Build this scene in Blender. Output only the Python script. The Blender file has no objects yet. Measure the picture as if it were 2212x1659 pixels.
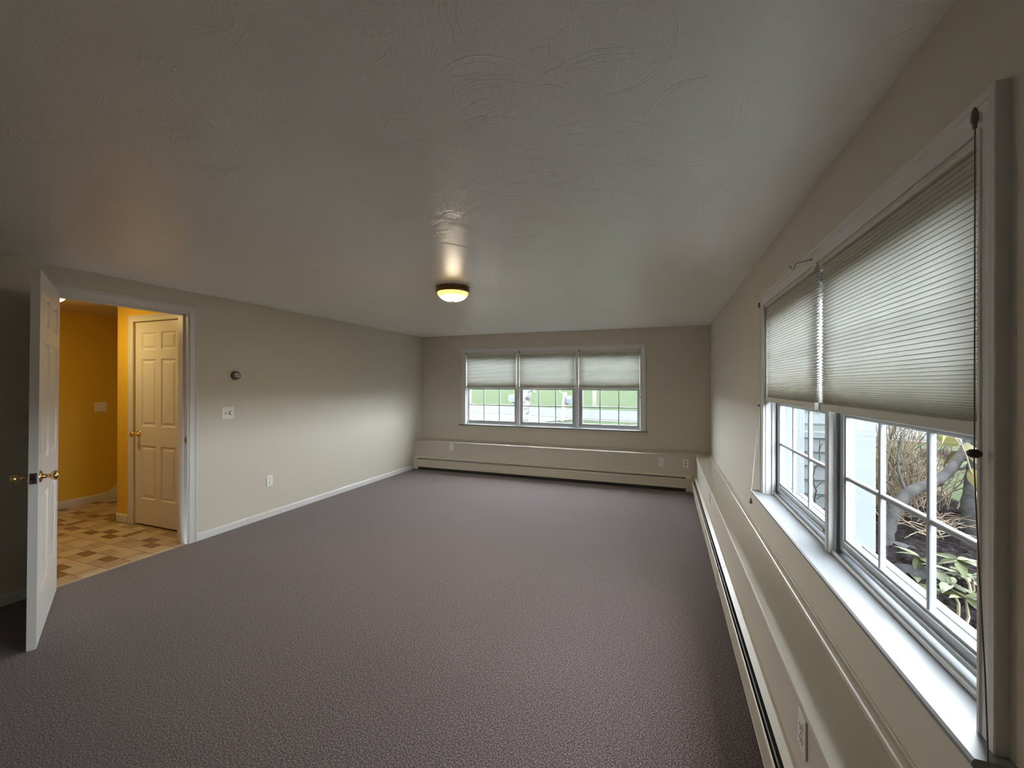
import bpy, bmesh, math, random
from mathutils import Vector, Matrix, Euler
rnd = random.Random(7)
S = bpy.context.scene
COL = S.collection
PI = math.pi

# ------------------------------------------------------------------ camera, world, exposure
FPX = 895.67
CR = Vector((0.93832, 0.34577, 0.00222)); CU = Vector((-0.00189, -0.00129, 1.0)); CF = Vector((-0.34577, 0.93832, 0.00056))
CAM = Vector((0, 0, 1.414))
cam = bpy.data.cameras.new('camera'); camo = bpy.data.objects.new('camera', cam); COL.objects.link(camo)
cam.sensor_fit = 'HORIZONTAL'; cam.sensor_width = 36.0; cam.lens = 36.0 * FPX / 2212
cam.clip_start = 0.02; cam.clip_end = 400
m = Matrix.Identity(4)
for i in range(3):
    m[i][0] = CR[i]; m[i][1] = CU[i]; m[i][2] = -CF[i]; m[i][3] = CAM[i]
camo.matrix_world = m
S.camera = camo

def world_sky():
    w = bpy.data.worlds.new('overcast_sky'); S.world = w; w.use_nodes = True
    nt = w.node_tree; nt.nodes.clear()
    out = nt.nodes.new('ShaderNodeOutputWorld'); bg = nt.nodes.new('ShaderNodeBackground')
    tc = nt.nodes.new('ShaderNodeTexCoord'); sp = nt.nodes.new('ShaderNodeSeparateXYZ')
    mr = nt.nodes.new('ShaderNodeMapRange'); mr.inputs['From Min'].default_value = 0; mr.inputs['From Max'].default_value = 1
    cr = nt.nodes.new('ShaderNodeValToRGB')
    cr.color_ramp.elements[0].color = (0.66, 0.70, 0.74, 1); cr.color_ramp.elements[1].color = (0.90, 0.95, 1.0, 1)
    nt.links.new(tc.outputs['Generated'], sp.inputs[0]); nt.links.new(sp.outputs['Z'], mr.inputs['Value'])
    nt.links.new(mr.outputs[0], cr.inputs[0]); nt.links.new(cr.outputs[0], bg.inputs[0])
    bg.inputs[1].default_value = SKY
    nt.links.new(bg.outputs[0], out.inputs[0])
SKY = 22.0
world_sky()
S.view_settings.view_transform = 'Standard'; S.view_settings.look = 'None'
S.view_settings.exposure = 0.74; S.view_settings.gamma = 1.0; S.view_settings.use_curve_mapping = False
cy = S.cycles
cy.use_denoising = True
try: cy.denoiser = 'OPENIMAGEDENOISE'
except Exception: pass
cy.max_bounces = 12; cy.diffuse_bounces = 6; cy.glossy_bounces = 3; cy.transmission_bounces = 6
cy.transparent_max_bounces = 16; cy.sample_clamp_indirect = 30.0; cy.caustics_reflective = False; cy.caustics_refractive = False

# ------------------------------------------------------------------ materials
def mat(name, col, rough=0.6, metal=0.0, spec=0.5, bump=None, noise=None, emit=None, coat=0):
    M = bpy.data.materials.new(name); M.use_nodes = True
    nt = M.node_tree; b = nt.nodes['Principled BSDF']
    b.inputs['Base Color'].default_value = (*col, 1); b.inputs['Roughness'].default_value = rough
    b.inputs['Metallic'].default_value = metal; b.inputs['Specular IOR Level'].default_value = spec
    if coat: b.inputs['Coat Weight'].default_value = coat
    tc = None
    if bump or noise:
        tc = nt.nodes.new('ShaderNodeTexCoord')
    if noise:                                  # (scale, second colour, lo, hi)
        n = nt.nodes.new('ShaderNodeTexNoise'); n.inputs['Scale'].default_value = noise[0]; n.inputs['Detail'].default_value = 4
        r = nt.nodes.new('ShaderNodeValToRGB'); r.color_ramp.elements[0].position = noise[2]; r.color_ramp.elements[1].position = noise[3]
        r.color_ramp.elements[0].color = (*col, 1); r.color_ramp.elements[1].color = (*noise[1], 1)
        nt.links.new(tc.outputs['Object'], n.inputs['Vector']); nt.links.new(n.outputs['Fac'], r.inputs[0])
        nt.links.new(r.outputs[0], b.inputs['Base Color'])
    if bump:                                   # (scale, strength, distance)
        n = nt.nodes.new('ShaderNodeTexNoise'); n.inputs['Scale'].default_value = bump[0]; n.inputs['Detail'].default_value = 5
        bp = nt.nodes.new('ShaderNodeBump'); bp.inputs['Strength'].default_value = bump[1]; bp.inputs['Distance'].default_value = bump[2]
        nt.links.new(tc.outputs['Object'], n.inputs['Vector']); nt.links.new(n.outputs['Fac'], bp.inputs['Height'])
        nt.links.new(bp.outputs[0], b.inputs['Normal'])
    if emit:
        b.inputs['Emission Color'].default_value = (*emit[0], 1); b.inputs['Emission Strength'].default_value = emit[1]
    return M

WALL = mat('warm_white_wall_paint', (0.58, 0.54, 0.46), 0.55, bump=(60, 0.08, 0.002))
TRIM = mat('white_trim_paint', (0.64, 0.64, 0.635), 0.38)
TRIMW = mat('cream_ledge_paint', (0.55, 0.51, 0.425), 0.33)
OUTV = mat('weathered_outer_vinyl', (0.115, 0.13, 0.14), 0.5)
VINYL = mat('white_window_vinyl', (0.33, 0.35, 0.37), 0.3)
YELLOW = mat('golden_yellow_wall_paint', (0.72, 0.47, 0.055), 0.45)
DOORM = mat('white_door_paint', (0.66, 0.645, 0.62), 0.35)
BRASS = mat('polished_brass', (0.78, 0.55, 0.24), 0.18, metal=1.0)
STEEL = mat('dark_latch_metal', (0.16, 0.13, 0.14), 0.3, metal=0.9)
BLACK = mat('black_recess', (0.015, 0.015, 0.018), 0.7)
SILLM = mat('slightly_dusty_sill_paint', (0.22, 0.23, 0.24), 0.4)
HEAT = mat('cream_heater_enamel', (0.60, 0.55, 0.45), 0.35)
FIN = mat('grey_heater_damper', (0.30, 0.29, 0.27), 0.4)
PLATE = mat('white_cover_plate', (0.78, 0.76, 0.73), 0.3)
SLOTM = mat('dark_socket_slot', (0.06, 0.05, 0.045), 0.5)
BRONZE = mat('bronze_lamp_pan', (0.20, 0.115, 0.05), 0.32, metal=0.8)
GREYM = mat('brushed_grey_metal', (0.15, 0.145, 0.14), 0.35, metal=0.6)
CHROME = mat('light_grey_dial', (0.55, 0.55, 0.54), 0.25, metal=0.5)
CORD = mat('ivory_cord', (0.72, 0.66, 0.52), 0.7)
DKCORD = mat('grey_cord', (0.12, 0.12, 0.13), 0.6)
RAILM = mat('ivory_shade_rail', (0.62, 0.60, 0.52), 0.4)
WIRE = mat('dark_wire', (0.10, 0.10, 0.10), 0.4, metal=0.6)

def ceiling_mat():
    M = bpy.data.materials.new('textured_ceiling_plaster'); M.use_nodes = True
    nt = M.node_tree; b = nt.nodes['Principled BSDF']
    b.inputs['Base Color'].default_value = (0.93, 0.93, 0.905, 1); b.inputs['Roughness'].default_value = 0.31; b.inputs['Specular IOR Level'].default_value = 0.5
    tc = nt.nodes.new('ShaderNodeTexCoord')
    fine = nt.nodes.new('ShaderNodeTexNoise'); fine.inputs['Scale'].default_value = 90; fine.inputs['Detail'].default_value = 3
    mid = nt.nodes.new('ShaderNodeTexNoise'); mid.inputs['Scale'].default_value = 14; mid.inputs['Detail'].default_value = 6; mid.inputs['Distortion'].default_value = 1.2
    mask = nt.nodes.new('ShaderNodeTexNoise'); mask.inputs['Scale'].default_value = 1.6; mask.inputs['Detail'].default_value = 2
    mr = nt.nodes.new('ShaderNodeMapRange'); mr.inputs['From Min'].default_value = 0.48; mr.inputs['From Max'].default_value = 0.62
    mul = nt.nodes.new('ShaderNodeMath'); mul.operation = 'MULTIPLY'
    add = nt.nodes.new('ShaderNodeMath'); add.operation = 'MULTIPLY_ADD'; add.inputs[1].default_value = 0.25
    bp = nt.nodes.new('ShaderNodeBump'); bp.inputs['Strength'].default_value = 0.5; bp.inputs['Distance'].default_value = 0.008
    for n in (fine, mid, mask): nt.links.new(tc.outputs['Object'], n.inputs['Vector'])
    nt.links.new(mask.outputs['Fac'], mr.inputs['Value'])
    nt.links.new(mid.outputs['Fac'], mul.inputs[0]); nt.links.new(mr.outputs[0], mul.inputs[1])
    nt.links.new(fine.outputs['Fac'], add.inputs[0]); nt.links.new(mul.outputs[0], add.inputs[2])
    nt.links.new(add.outputs[0], bp.inputs['Height']); nt.links.new(bp.outputs[0], b.inputs['Normal'])
    return M
CEIL = ceiling_mat()

def carpet_mat():
    M = bpy.data.materials.new('heathered_taupe_carpet'); M.use_nodes = True
    nt = M.node_tree; b = nt.nodes['Principled BSDF']; b.inputs['Roughness'].default_value = 0.95; b.inputs['Specular IOR Level'].default_value = 0.1
    b.inputs['Sheen Weight'].default_value = 0.25; b.inputs['Sheen Roughness'].default_value = 0.5
    tc = nt.nodes.new('ShaderNodeTexCoord')
    n = nt.nodes.new('ShaderNodeTexNoise'); n.inputs['Scale'].default_value = 165; n.inputs['Detail'].default_value = 3; n.inputs['Roughness'].default_value = 0.85
    r = nt.nodes.new('ShaderNodeValToRGB')
    e = r.color_ramp.elements; e[0].position = 0.40; e[0].color = (0.022, 0.016, 0.016, 1); e[1].position = 0.62; e[1].color = (0.30, 0.232, 0.224, 1)
    k = r.color_ramp.elements.new(0.5); k.color = (0.086, 0.062, 0.060, 1)
    big = nt.nodes.new('ShaderNodeTexNoise'); big.inputs['Scale'].default_value = 1.3; big.inputs['Detail'].default_value = 3
    mr = nt.nodes.new('ShaderNodeMapRange'); mr.inputs['To Min'].default_value = 0.9; mr.inputs['To Max'].default_value = 1.1
    mx = nt.nodes.new('ShaderNodeVectorMath'); mx.operation = 'SCALE'
    bp = nt.nodes.new('ShaderNodeBump'); bp.inputs['Strength'].default_value = 0.5; bp.inputs['Distance'].default_value = 0.003
    for q in (n, big): nt.links.new(tc.outputs['Object'], q.inputs['Vector'])
    nt.links.new(n.outputs['Fac'], r.inputs[0]); nt.links.new(big.outputs['Fac'], mr.inputs['Value'])
    nt.links.new(r.outputs[0], mx.inputs[0]); nt.links.new(mr.outputs[0], mx.inputs['Scale'])
    nt.links.new(mx.outputs[0], b.inputs['Base Color']); nt.links.new(n.outputs['Fac'], bp.inputs['Height']); nt.links.new(bp.outputs[0], b.inputs['Normal'])
    return M
CARPET = carpet_mat()

def glass_mat():
    M = bpy.data.materials.new('window_glass'); M.use_nodes = True
    nt = M.node_tree; nt.nodes.clear()
    o = nt.nodes.new('ShaderNodeOutputMaterial'); t = nt.nodes.new('ShaderNodeBsdfTransparent'); g = nt.nodes.new('ShaderNodeBsdfGlossy')
    t.inputs[0].default_value = (0.92, 0.95, 0.95, 1); g.inputs['Roughness'].default_value = 0.02
    lw = nt.nodes.new('ShaderNodeLayerWeight'); lw.inputs['Blend'].default_value = 0.5
    pw = nt.nodes.new('ShaderNodeMath'); pw.operation = 'POWER'; pw.inputs[1].default_value = 5
    ad = nt.nodes.new('ShaderNodeMath'); ad.operation = 'MULTIPLY_ADD'; ad.inputs[1].default_value = 0.9; ad.inputs[2].default_value = 0.06
    nt.links.new(lw.outputs['Facing'], pw.inputs[0]); nt.links.new(pw.outputs[0], ad.inputs[0]); lw = ad
    mx = nt.nodes.new('ShaderNodeMixShader')
    nt.links.new(lw.outputs[0], mx.inputs[0]); nt.links.new(t.outputs[0], mx.inputs[1]); nt.links.new(g.outputs[0], mx.inputs[2])
    nt.links.new(mx.outputs[0], o.inputs[0])
    return M
GLASS = glass_mat()

def shade_mat():
    M = bpy.data.materials.new('pleated_shade_cloth'); M.use_nodes = True
    nt = M.node_tree; nt.nodes.clear()
    o = nt.nodes.new('ShaderNodeOutputMaterial'); d = nt.nodes.new('ShaderNodeBsdfDiffuse'); t = nt.nodes.new('ShaderNodeBsdfTranslucent')
    d.inputs[0].default_value = (0.66, 0.63, 0.54, 1); t.inputs[0].default_value = (0.88, 0.91, 0.93, 1)
    mx = nt.nodes.new('ShaderNodeMixShader'); mx.inputs[0].default_value = SHADE_T
    nt.links.new(d.outputs[0], mx.inputs[1]); nt.links.new(t.outputs[0], mx.inputs[2]); nt.links.new(mx.outputs[0], o.inputs[0])
    return M
SHADE_T = 0.335
CLOTH = shade_mat()
SEAM_SHADE = mat('pleat_seam_crease_shade', (0.36, 0.33, 0.25), 0.8)  # dark opaque seam colour, stands in for shade in the pleat creases

# ------------------------------------------------------------------ helpers
LOC = {}
def nm(o, label=None, cat=None, group=None, kind=None):
    if label: o['label'] = label
    if cat: o['category'] = cat
    if group: o['group'] = group
    if kind: o['kind'] = kind
    return o
def thing(name, label, cat, loc=(0, 0, 0), rz=0, group=None, kind=None, rx=0):
    o = bpy.data.objects.new(name, None); COL.objects.link(o); o.empty_display_size = 0.1
    o.location = loc; o.rotation_euler = (rx, 0, rz)
    LOC[o.name] = Matrix.Translation(loc) @ Euler((rx, 0, rz)).to_matrix().to_4x4()
    return nm(o, label, cat, group, kind)
def obj(name, bm, material, parent=None, world=True, smooth=False, label=None):
    """link the shape as one mesh object; world=True: the shape was drawn in world coordinates"""
    if parent is not None and world and parent.name in LOC:
        bm.transform(LOC[parent.name].inverted())
    bmesh.ops.recalc_face_normals(bm, faces=bm.faces[:]) if name not in ('fabric',) else None
    me = bpy.data.meshes.new(name)
    if smooth:
        for f in bm.faces: f.smooth = True
    bm.to_mesh(me); bm.free()
    me.materials.append(material)
    o = bpy.data.objects.new(name, me); COL.objects.link(o)
    if parent is not None:
        o.parent = parent
        if parent.name in LOC: LOC[o.name] = LOC[parent.name].copy()
    if label: o['label'] = label
    return o
def B(): return bmesh.new()
def box(bm, x0, x1, y0, y1, z0, z1, bev=0):
    x0, x1 = min(x0, x1), max(x0, x1); y0, y1 = min(y0, y1), max(y0, y1); z0, z1 = min(z0, z1), max(z0, z1)
    v = [bm.verts.new(p) for p in ((x0,y0,z0),(x1,y0,z0),(x1,y1,z0),(x0,y1,z0),(x0,y0,z1),(x1,y0,z1),(x1,y1,z1),(x0,y1,z1))]
    fs = [bm.faces.new([v[i] for i in q]) for q in ((3,2,1,0),(4,5,6,7),(0,1,5,4),(1,2,6,5),(2,3,7,6),(3,0,4,7))]
    if bev:
        es = list({e for f in fs for e in f.edges})
        bmesh.ops.bevel(bm, geom=es, offset=bev, segments=2, affect='EDGES', profile=0.5)
    return bm
def extrude(bm, prof, fn, a0, a1, cap=True, n=1):
    """prof: list of 2D points (closed); fn(p, a) -> 3D point; a sweeps from a0 to a1"""
    rings = []
    for k in range(n + 1):
        a = a0 + (a1 - a0) * k / n
        rings.append([bm.verts.new(fn(p, a)) for p in prof])
    L = len(prof)
    for k in range(n):
        for i in range(L):
            j = (i + 1) % L
            bm.faces.new((rings[k][i], rings[k][j], rings[k+1][j], rings[k+1][i]))
    if cap:
        bm.faces.new(list(reversed(rings[0]))); bm.faces.new(rings[-1])
    return bm
def tube(bm, pts, r, n=8, cap=True):
    pts = [Vector(p) for p in pts]
    if not isinstance(r, (list, tuple)): r = [r] * len(pts)
    rings = []; up = Vector((0, 0, 1)); prev = None
    for i, p in enumerate(pts):
        t = (pts[min(i+1, len(pts)-1)] - pts[max(i-1, 0)])
        if t.length < 1e-9: t = Vector((0, 0, 1))
        t.normalize()
        if prev is None:
            a = t.cross(up) if abs(t.dot(up)) < 0.95 else t.cross(Vector((1, 0, 0)))
        else:
            a = prev - t * prev.dot(t)
        a.normalize(); b = t.cross(a); prev = a
        rings.append([bm.verts.new(p + (a * math.cos(2*PI*k/n) + b * math.sin(2*PI*k/n)) * r[i]) for k in range(n)])
    for i in range(len(rings) - 1):
        for k in range(n):
            j = (k + 1) % n
            bm.faces.new((rings[i][k], rings[i][j], rings[i+1][j], rings[i+1][k]))
    if cap:
        bm.faces.new(list(reversed(rings[0]))); bm.faces.new(rings[-1])
    return bm
def lathe(bm, prof, fn=lambda r, h, a: Vector((r * math.cos(a), r * math.sin(a), h)), n=24):
    """prof: list of (radius, height)"""
    rings = []
    for (r, h) in prof:
        if r < 1e-6: rings.append([bm.verts.new(fn(0, h, 0))])
        else: rings.append([bm.verts.new(fn(r, h, 2*PI*k/n)) for k in range(n)])
    for a, b in zip(rings, rings[1:]):
        for k in range(n):
            j = (k + 1) % n
            if len(a) == 1 and len(b) == 1: continue
            if len(a) == 1: bm.faces.new((a[0], b[j], b[k]))
            elif len(b) == 1: bm.faces.new((a[k], a[j], b[0]))
            else: bm.faces.new((a[k], a[j], b[j], b[k]))
    return bm
def at(px, py, depth):
    """the world point that far in front of the photograph's viewpoint"""
    return CAM + CR * ((px - 1106) / FPX * depth) + CU * ((829.5 - py) / FPX * depth) + CF * depth

# ------------------------------------------------------------------ room shell
XL, XR, YF, YB, H = -3.943, 0.574, 6.22, -1.35, 2.226
DY0, DY1, DZ = 1.575, 2.45, 2.04          # door opening in the left wall
WT = 0.125
GZ = 0.46                                  # garden level outside

fl = obj('floor', box(B(), XL, 0.62, YB - 0.1, YF + 0.1, -0.12, 0.0), CARPET); nm(fl, 'heathered taupe wall-to-wall carpet of the empty room', 'floor', kind='structure')
cl = obj('ceiling', box(B(), XL - 0.0, XR + 0.40, YB - 0.3, YF + 0.45, H, H + 0.15), CEIL); nm(cl, 'knife-textured off-white plaster ceiling above the whole room', 'ceiling', kind='structure')  # overhang past the walls is an unseen added eave, sized to shape window daylight
b = B()
box(b, XL - WT, XL, YB - 0.1, DY0, -0.12, H); box(b, XL - WT, XL, DY1, YF + 0.2, -0.12, H); box(b, XL - WT, XL, DY0, DY1, DZ, H)
nm(obj('wall_left', b, WALL), 'cream wall with the open doorway, switch and round thermostat', 'wall', kind='structure')
nm(obj('wall_back', box(B(), XL - WT, XR + 0.2, YB - 0.12, YB, -0.12, H), WALL), 'cream wall behind the viewpoint', 'wall', kind='structure')
# window openings
FW0, FW1, FWZ0, FWZ1 = -3.118, -0.322, 0.735, 1.93      # far window opening (x, z)
RW0, RW1, RWZ0, RWZ1 = 1.050, 2.905, 0.735, 1.905       # right window opening (y, z)
WD = 0.17
b = B()
box(b, XL - 0.1, FW0, YF, YF + WD, -0.3, H); box(b, FW1, XR + WD, YF, YF + WD, -0.3, H)
box(b, FW0, FW1, YF, YF + WD, -0.3, FWZ0); box(b, FW0, FW1, YF, YF + WD, FWZ1, H)
nm(obj('wall_far', b, WALL), 'cream end wall around the triple window', 'wall', kind='structure')
b = B()
box(b, XR, XR + WD, YB - 0.1, RW0, -0.3, H); box(b, XR, XR + WD, RW1, YF, -0.3, H)
box(b, XR, XR + WD, RW0, RW1, -0.3, RWZ0); box(b, XR, XR + WD, RW0, RW1, RWZ1, H)
nm(obj('wall_right', b, WALL), 'cream side wall around the near double window', 'wall', kind='structure')

# plaster knife ridges on the ceiling
def ridges():
    bm = B()
    def stroke(cx, cy, R, a0, a1, w, h, wob):
        n = max(9, int(abs(a1 - a0) * R / 0.011)); last = None
        ph = rnd.random() * 6
        for k in range(n + 1):
            t = k / n; a = a0 + (a1 - a0) * t
            rr = R + wob * math.sin(ph + 7 * t) + wob * 0.5 * math.sin(ph * 2 + 23 * t)
            ww = w * math.sin(PI * min(0.999, max(0.001, t))) ** 0.5 + 0.0004
            d = Vector((math.cos(a), math.sin(a), 0)); c = Vector((cx, cy, H))
            p = [bm.verts.new(c + d * (rr - ww)), bm.verts.new(c + d * rr - Vector((0, 0, h))), bm.verts.new(c + d * (rr + ww * 0.6))]
            if last:
                bm.faces.new((last[0], last[1], p[1], p[0])); bm.faces.new((last[1], last[2], p[2], p[1]))
            last = p
    for c in range(230):
        cx = rnd.uniform(-3.7, 0.4); cyy = rnd.uniform(0.3, 5.9)
        if rnd.random() < 0.45: cx = rnd.gauss(-0.4, 0.55); cyy = rnd.gauss(1.3, 0.65)
        cx = max(-3.85, min(0.5, cx)); cyy = max(0.0, min(6.1, cyy))
        base = rnd.uniform(0, 2 * PI); R = rnd.choice((0.06, 0.12, 0.2, 0.35, 0.6)); n = rnd.randint(2, 7)
        span = rnd.uniform(0.10, 0.32) / R
        for k in range(n):
            RR = R + k * rnd.uniform(0.008, 0.018)
            ox, oy = cx - math.cos(base) * R, cyy - math.sin(base) * R
            if not (-3.9 < ox + RR * math.cos(base) < 0.54): continue
            s = span * rnd.uniform(0.4, 1.0); off = rnd.uniform(-0.3, 0.3) * span
            ends = [(ox + RR * math.cos(base + off + q), oy + RR * math.sin(base + off + q)) for q in (-s/2, s/2)]
            if any(not (-3.9 < e[0] < 0.54 and -1.2 < e[1] < 6.18) for e in ends): continue
            stroke(ox, oy, RR, base + off - s/2, base + off + s/2, rnd.uniform(0.0025, 0.005), rnd.uniform(0.0005, 0.0014), rnd.uniform(0.001, 0.006))
        # small dabs beside the strokes
        for k in range(rnd.randint(0, 10)):
            a = rnd.uniform(0, 2*PI); x = cx + rnd.gauss(0, 0.12); y = cyy + rnd.gauss(0, 0.12)
            if -3.85 < x < 0.5 and -1.1 < y < 6.1:
                stroke(x, y, 0.03, a, a + rnd.uniform(0.6, 1.6), 0.004, rnd.uniform(0.0004, 0.0009), 0.002)
    o = obj('plaster_ridge', bm, CEIL, cl, smooth=True); o['kind'] = 'stuff'
ridges()

# knee walls with ledges below the windows
KX, KY, LZ = 0.393, 5.965, 0.472
def moulding_prof(): return [(0, 0), (0.036, 0), (0.036, 0.004), (0.031, 0.006), (0.027, 0.011), (0.018, 0.015), (0.008, 0.015), (0.004, 0.018), (0, 0.018)]
def nosing(): return [(0.0, -0.018), (-0.008, -0.018), (-0.012, -0.013), (-0.013, -0.009), (-0.012, -0.005), (-0.008, 0.0), (0.0, 0.0)]
kf = obj('wall_knee_far', box(B(), XL, XR, KY, YF, -0.05, LZ - 0.018), WALL); nm(kf, 'low cream knee wall with a ledge under the triple window', 'wall', kind='structure')
b = B(); extrude(b, [(-0.013 + 0.0, -0.018), (-0.013, -0.009), (-0.010, -0.002), (-0.006, 0.0), (YF - KY, 0.0), (YF - KY, -0.018)], lambda p, a: Vector((a, KY + p[0], LZ + p[1])), XL, KX - 0.012)
obj('ledge_board', b, TRIMW, kf)
b = B(); extrude(b, moulding_prof(), lambda p, a: Vector((a, YF - p[0], LZ + p[1])), XL, XR - 0.036)
obj('ledge_moulding', b, TRIMW, kf)
kr = obj('wall_knee_right', box(B(), KX, XR, YB, KY, -0.05, LZ - 0.018), WALL); nm(kr, 'low cream knee wall with a ledge under the near double window', 'wall', kind='structure')
b = B(); extrude(b, [(-0.013, -0.018), (-0.013, -0.010), (-0.010, -0.003), (-0.005, 0.0), (XR - KX, 0.0), (XR - KX, -0.018)], lambda p, a: Vector((KX + p[0], a, LZ + p[1])), YB, YF)
obj('ledge_board', b, TRIMW, kr, smooth=False)
b = B(); extrude(b, moulding_prof(), lambda p, a: Vector((XR - p[0], a, LZ + p[1])), YB, YF)
obj('ledge_moulding', b, TRIMW, kr)

# baseboards
def base_prof(h): return [(0, 0), (0.013, 0), (0.013, h * 0.78), (0.010, h * 0.86), (0.008, h * 0.93), (0.004, h), (0, h)]
b = B(); extrude(b, base_prof(0.066), lambda p, a: Vector((XL + p[0], a, p[1])), DY1 + 0.062, KY - 0.07)
nm(obj('baseboard_left', b, TRIM), 'white baseboard along the cream wall right of the doorway', 'baseboard', kind='structure')
b = B(); extrude(b, base_prof(0.066), lambda p, a: Vector((XL + p[0], a, p[1])), YB, DY0 - 0.062)
nm(obj('baseboard_near_left', b, TRIM), 'white baseboard in the dark corner behind the open door', 'baseboard', kind='structure')

# ------------------------------------------------------------------ windows
def window(name, label, M, wall_d, u0, u1, z0, z1, sashes, mull, cas, zst, zg0, zmid, ztop, st_ext, gd=0.076, mw=0.016):
    """M(u, d, z) -> world; d grows outward from the wall face. sashes: glass spans; mull: mullion spans."""
    w = thing(name, label, 'window', M((u0 + u1) / 2, 0, z0), kind='structure')
    def bx(bm, ua, ub, da, db, za, zb, bev=0):
        p, q = M(ua, da, za), M(ub, db, zb)
        return box(bm, p.x, q.x, p.y, q.y, p.z, q.z, bev)
    cw = cas
    # casing with back band and inner bead
    def vcas(ua, ub):          # ua inner edge, ub outer edge
        s = 1 if ub > ua else -1; bm = B()
        prof = [(ua, 0), (ua, -0.010), (ua + s*0.004, -0.014), (ua + s*0.010, -0.014), (ua + s*0.012, -0.011), (ua + s*(cw*0.45), -0.012), (ub - s*0.018, -0.016), (ub - s*0.016, -0.020), (ub - s*0.002, -0.020), (ub, -0.018), (ub, 0)]
        extrude(bm, prof, lambda p, a: M(p[0], p[1], a), zst, z1 + cw)
        obj('side_casing', bm, TRIM, w)
    vcas(u0 + 0.005, u0 - cw); vcas(u1 - 0.005, u1 + cw)
    bm = B()
    prof = [(z1 - 0.005, 0), (z1 - 0.005, -0.010), (z1, -0.0135), (z1 + 0.006, -0.0135), (z1 + 0.008, -0.0105), (z1 + cw*0.45, -0.0115), (z1 + cw - 0.018, -0.0155), (z1 + cw - 0.016, -0.0195), (z1 + cw - 0.002, -0.0195), (z1 + cw, -0.0175), (z1 + cw, 0)]
    extrude(bm, prof, lambda p, a: M(a, p[1], p[0]), u0 - cw + 0.001, u1 + cw - 0.001)
    obj('head_casing', bm, TRIM, w)
    # stool (inner sill board) and apron
    bm = B(); e = st_ext
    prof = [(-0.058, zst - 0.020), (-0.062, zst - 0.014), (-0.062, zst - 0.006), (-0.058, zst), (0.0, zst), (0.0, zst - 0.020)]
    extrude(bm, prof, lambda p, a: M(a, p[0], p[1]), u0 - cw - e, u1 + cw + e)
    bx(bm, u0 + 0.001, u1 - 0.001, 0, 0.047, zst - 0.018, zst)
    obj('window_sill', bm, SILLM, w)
    bm = B(); bx(bm, u0 - cw, u1 + cw, -0.014, 0, zst - 0.075, zst - 0.020); bx(bm, u0 - cw, u1 + cw, -0.018, 0, zst - 0.075, zst - 0.068)
    obj('apron', bm, TRIMW if cw else TRIM, w)
    # jamb liners, exterior trim
    bm = B()
    bx(bm, u0, u0 + 0.010, 0.002, 0.060, zst, z1); bx(bm, u1 - 0.010, u1, 0.002, 0.060, zst, z1); bx(bm, u0 + 0.01, u1 - 0.01, 0.002, 0.060, z1 - 0.010, z1)
    bx(bm, u0 + 0.01, u1 - 0.01, 0.047, 0.058, zst - 0.03, zst + 0.004)
    # narrow stop strips in front of the sashes
    bx(bm, u0 + 0.010, u0 + 0.022, 0.034, 0.052, zst, z1 - 0.01); bx(bm, u1 - 0.022, u1 - 0.010, 0.034, 0.052, zst, z1 - 0.01)
    bx(bm, u0 + 0.022, u1 - 0.022, 0.040, 0.052, zst, zst + 0.016, 0.003)
    obj('jamb', bm, TRIM, w)
    bm = B()
    bx(bm, u0, u0 + 0.010, 0.060, wall_d, zst, z1); bx(bm, u1 - 0.010, u1, 0.060, wall_d, zst, z1); bx(bm, u0 + 0.01, u1 - 0.01, 0.060, wall_d, z1 - 0.010, z1); bx(bm, u0 + 0.01, u1 - 0.01, 0.058, wall_d + 0.03, zst - 0.03, zst + 0.004)
    for (a, c) in ((u0 - 0.05, u0 + 0.012), (u1 - 0.012, u1 + 0.05)): bx(bm, a, c, wall_d, wall_d + 0.03, zst - 0.06, z1 + 0.05)
    bx(bm, u0 - 0.05, u1 + 0.05, wall_d, wall_d + 0.03, z1 - 0.012, z1 + 0.06); bx(bm, u0 - 0.05, u1 + 0.05, wall_d, wall_d + 0.045, zst - 0.08, zst - 0.03)
    obj('outer_trim', bm, OUTV, w)
    for (a, c) in mull:
        bm = B(); bx(bm, a, c, 0.030, wall_d + 0.01, zst, z1 - 0.01, 0.004); bx(bm, a - 0.012, c + 0.012, 0.050, wall_d, zst, z1 - 0.01)
        bx(bm, a + (c-a)*0.3, a + (c-a)*0.7, 0.027, 0.032, zst, z1 - 0.01)
        obj('mullion', bm, TRIM, w)
    ST = 0.036
    for (a, c) in sashes:
        for lower in (True, False):
            za, zb = (zg0, zmid) if lower else (zmid + 0.075, ztop)
            d0, d1 = (gd - 0.018, gd + 0.016) if lower else (gd + 0.018, gd + 0.05)
            gdd = (d0 + d1) / 2
            sh = B()
            rb = 0.045 if lower else 0.040
            bx(sh, a - ST, a, d0, d1, za - rb, zb + 0.036, 0.003); bx(sh, c, c + ST, d0, d1, za - rb, zb + 0.036, 0.003)
            bx(sh, a, c, d0, d1, za - rb, za, 0.003); bx(sh, a, c, d0, d1, zb, zb + 0.036, 0.003)
            # glazing beads
            bx(sh, a, a + 0.008, d0 + 0.006, d1 - 0.004, za, zb); bx(sh, c - 0.008, c, d0 + 0.006, d1 - 0.004, za, zb)
            bx(sh, a + 0.008, c - 0.008, d0 + 0.006, d1 - 0.004, za, za + 0.008); bx(sh, a + 0.008, c - 0.008, d0 + 0.006, d1 - 0.004, zb - 0.008, zb)
            if lower: bx(sh, a + 0.02, c - 0.02, d0 - 0.008, d0 + 0.002, za - 0.030, za - 0.022, 0.002)
            s = obj('lower_sash' if lower else 'upper_sash', sh, VINYL, w)
            zm = (za + zb) / 2; xs = [a + (c - a) / 3, a + 2 * (c - a) / 3]
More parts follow.
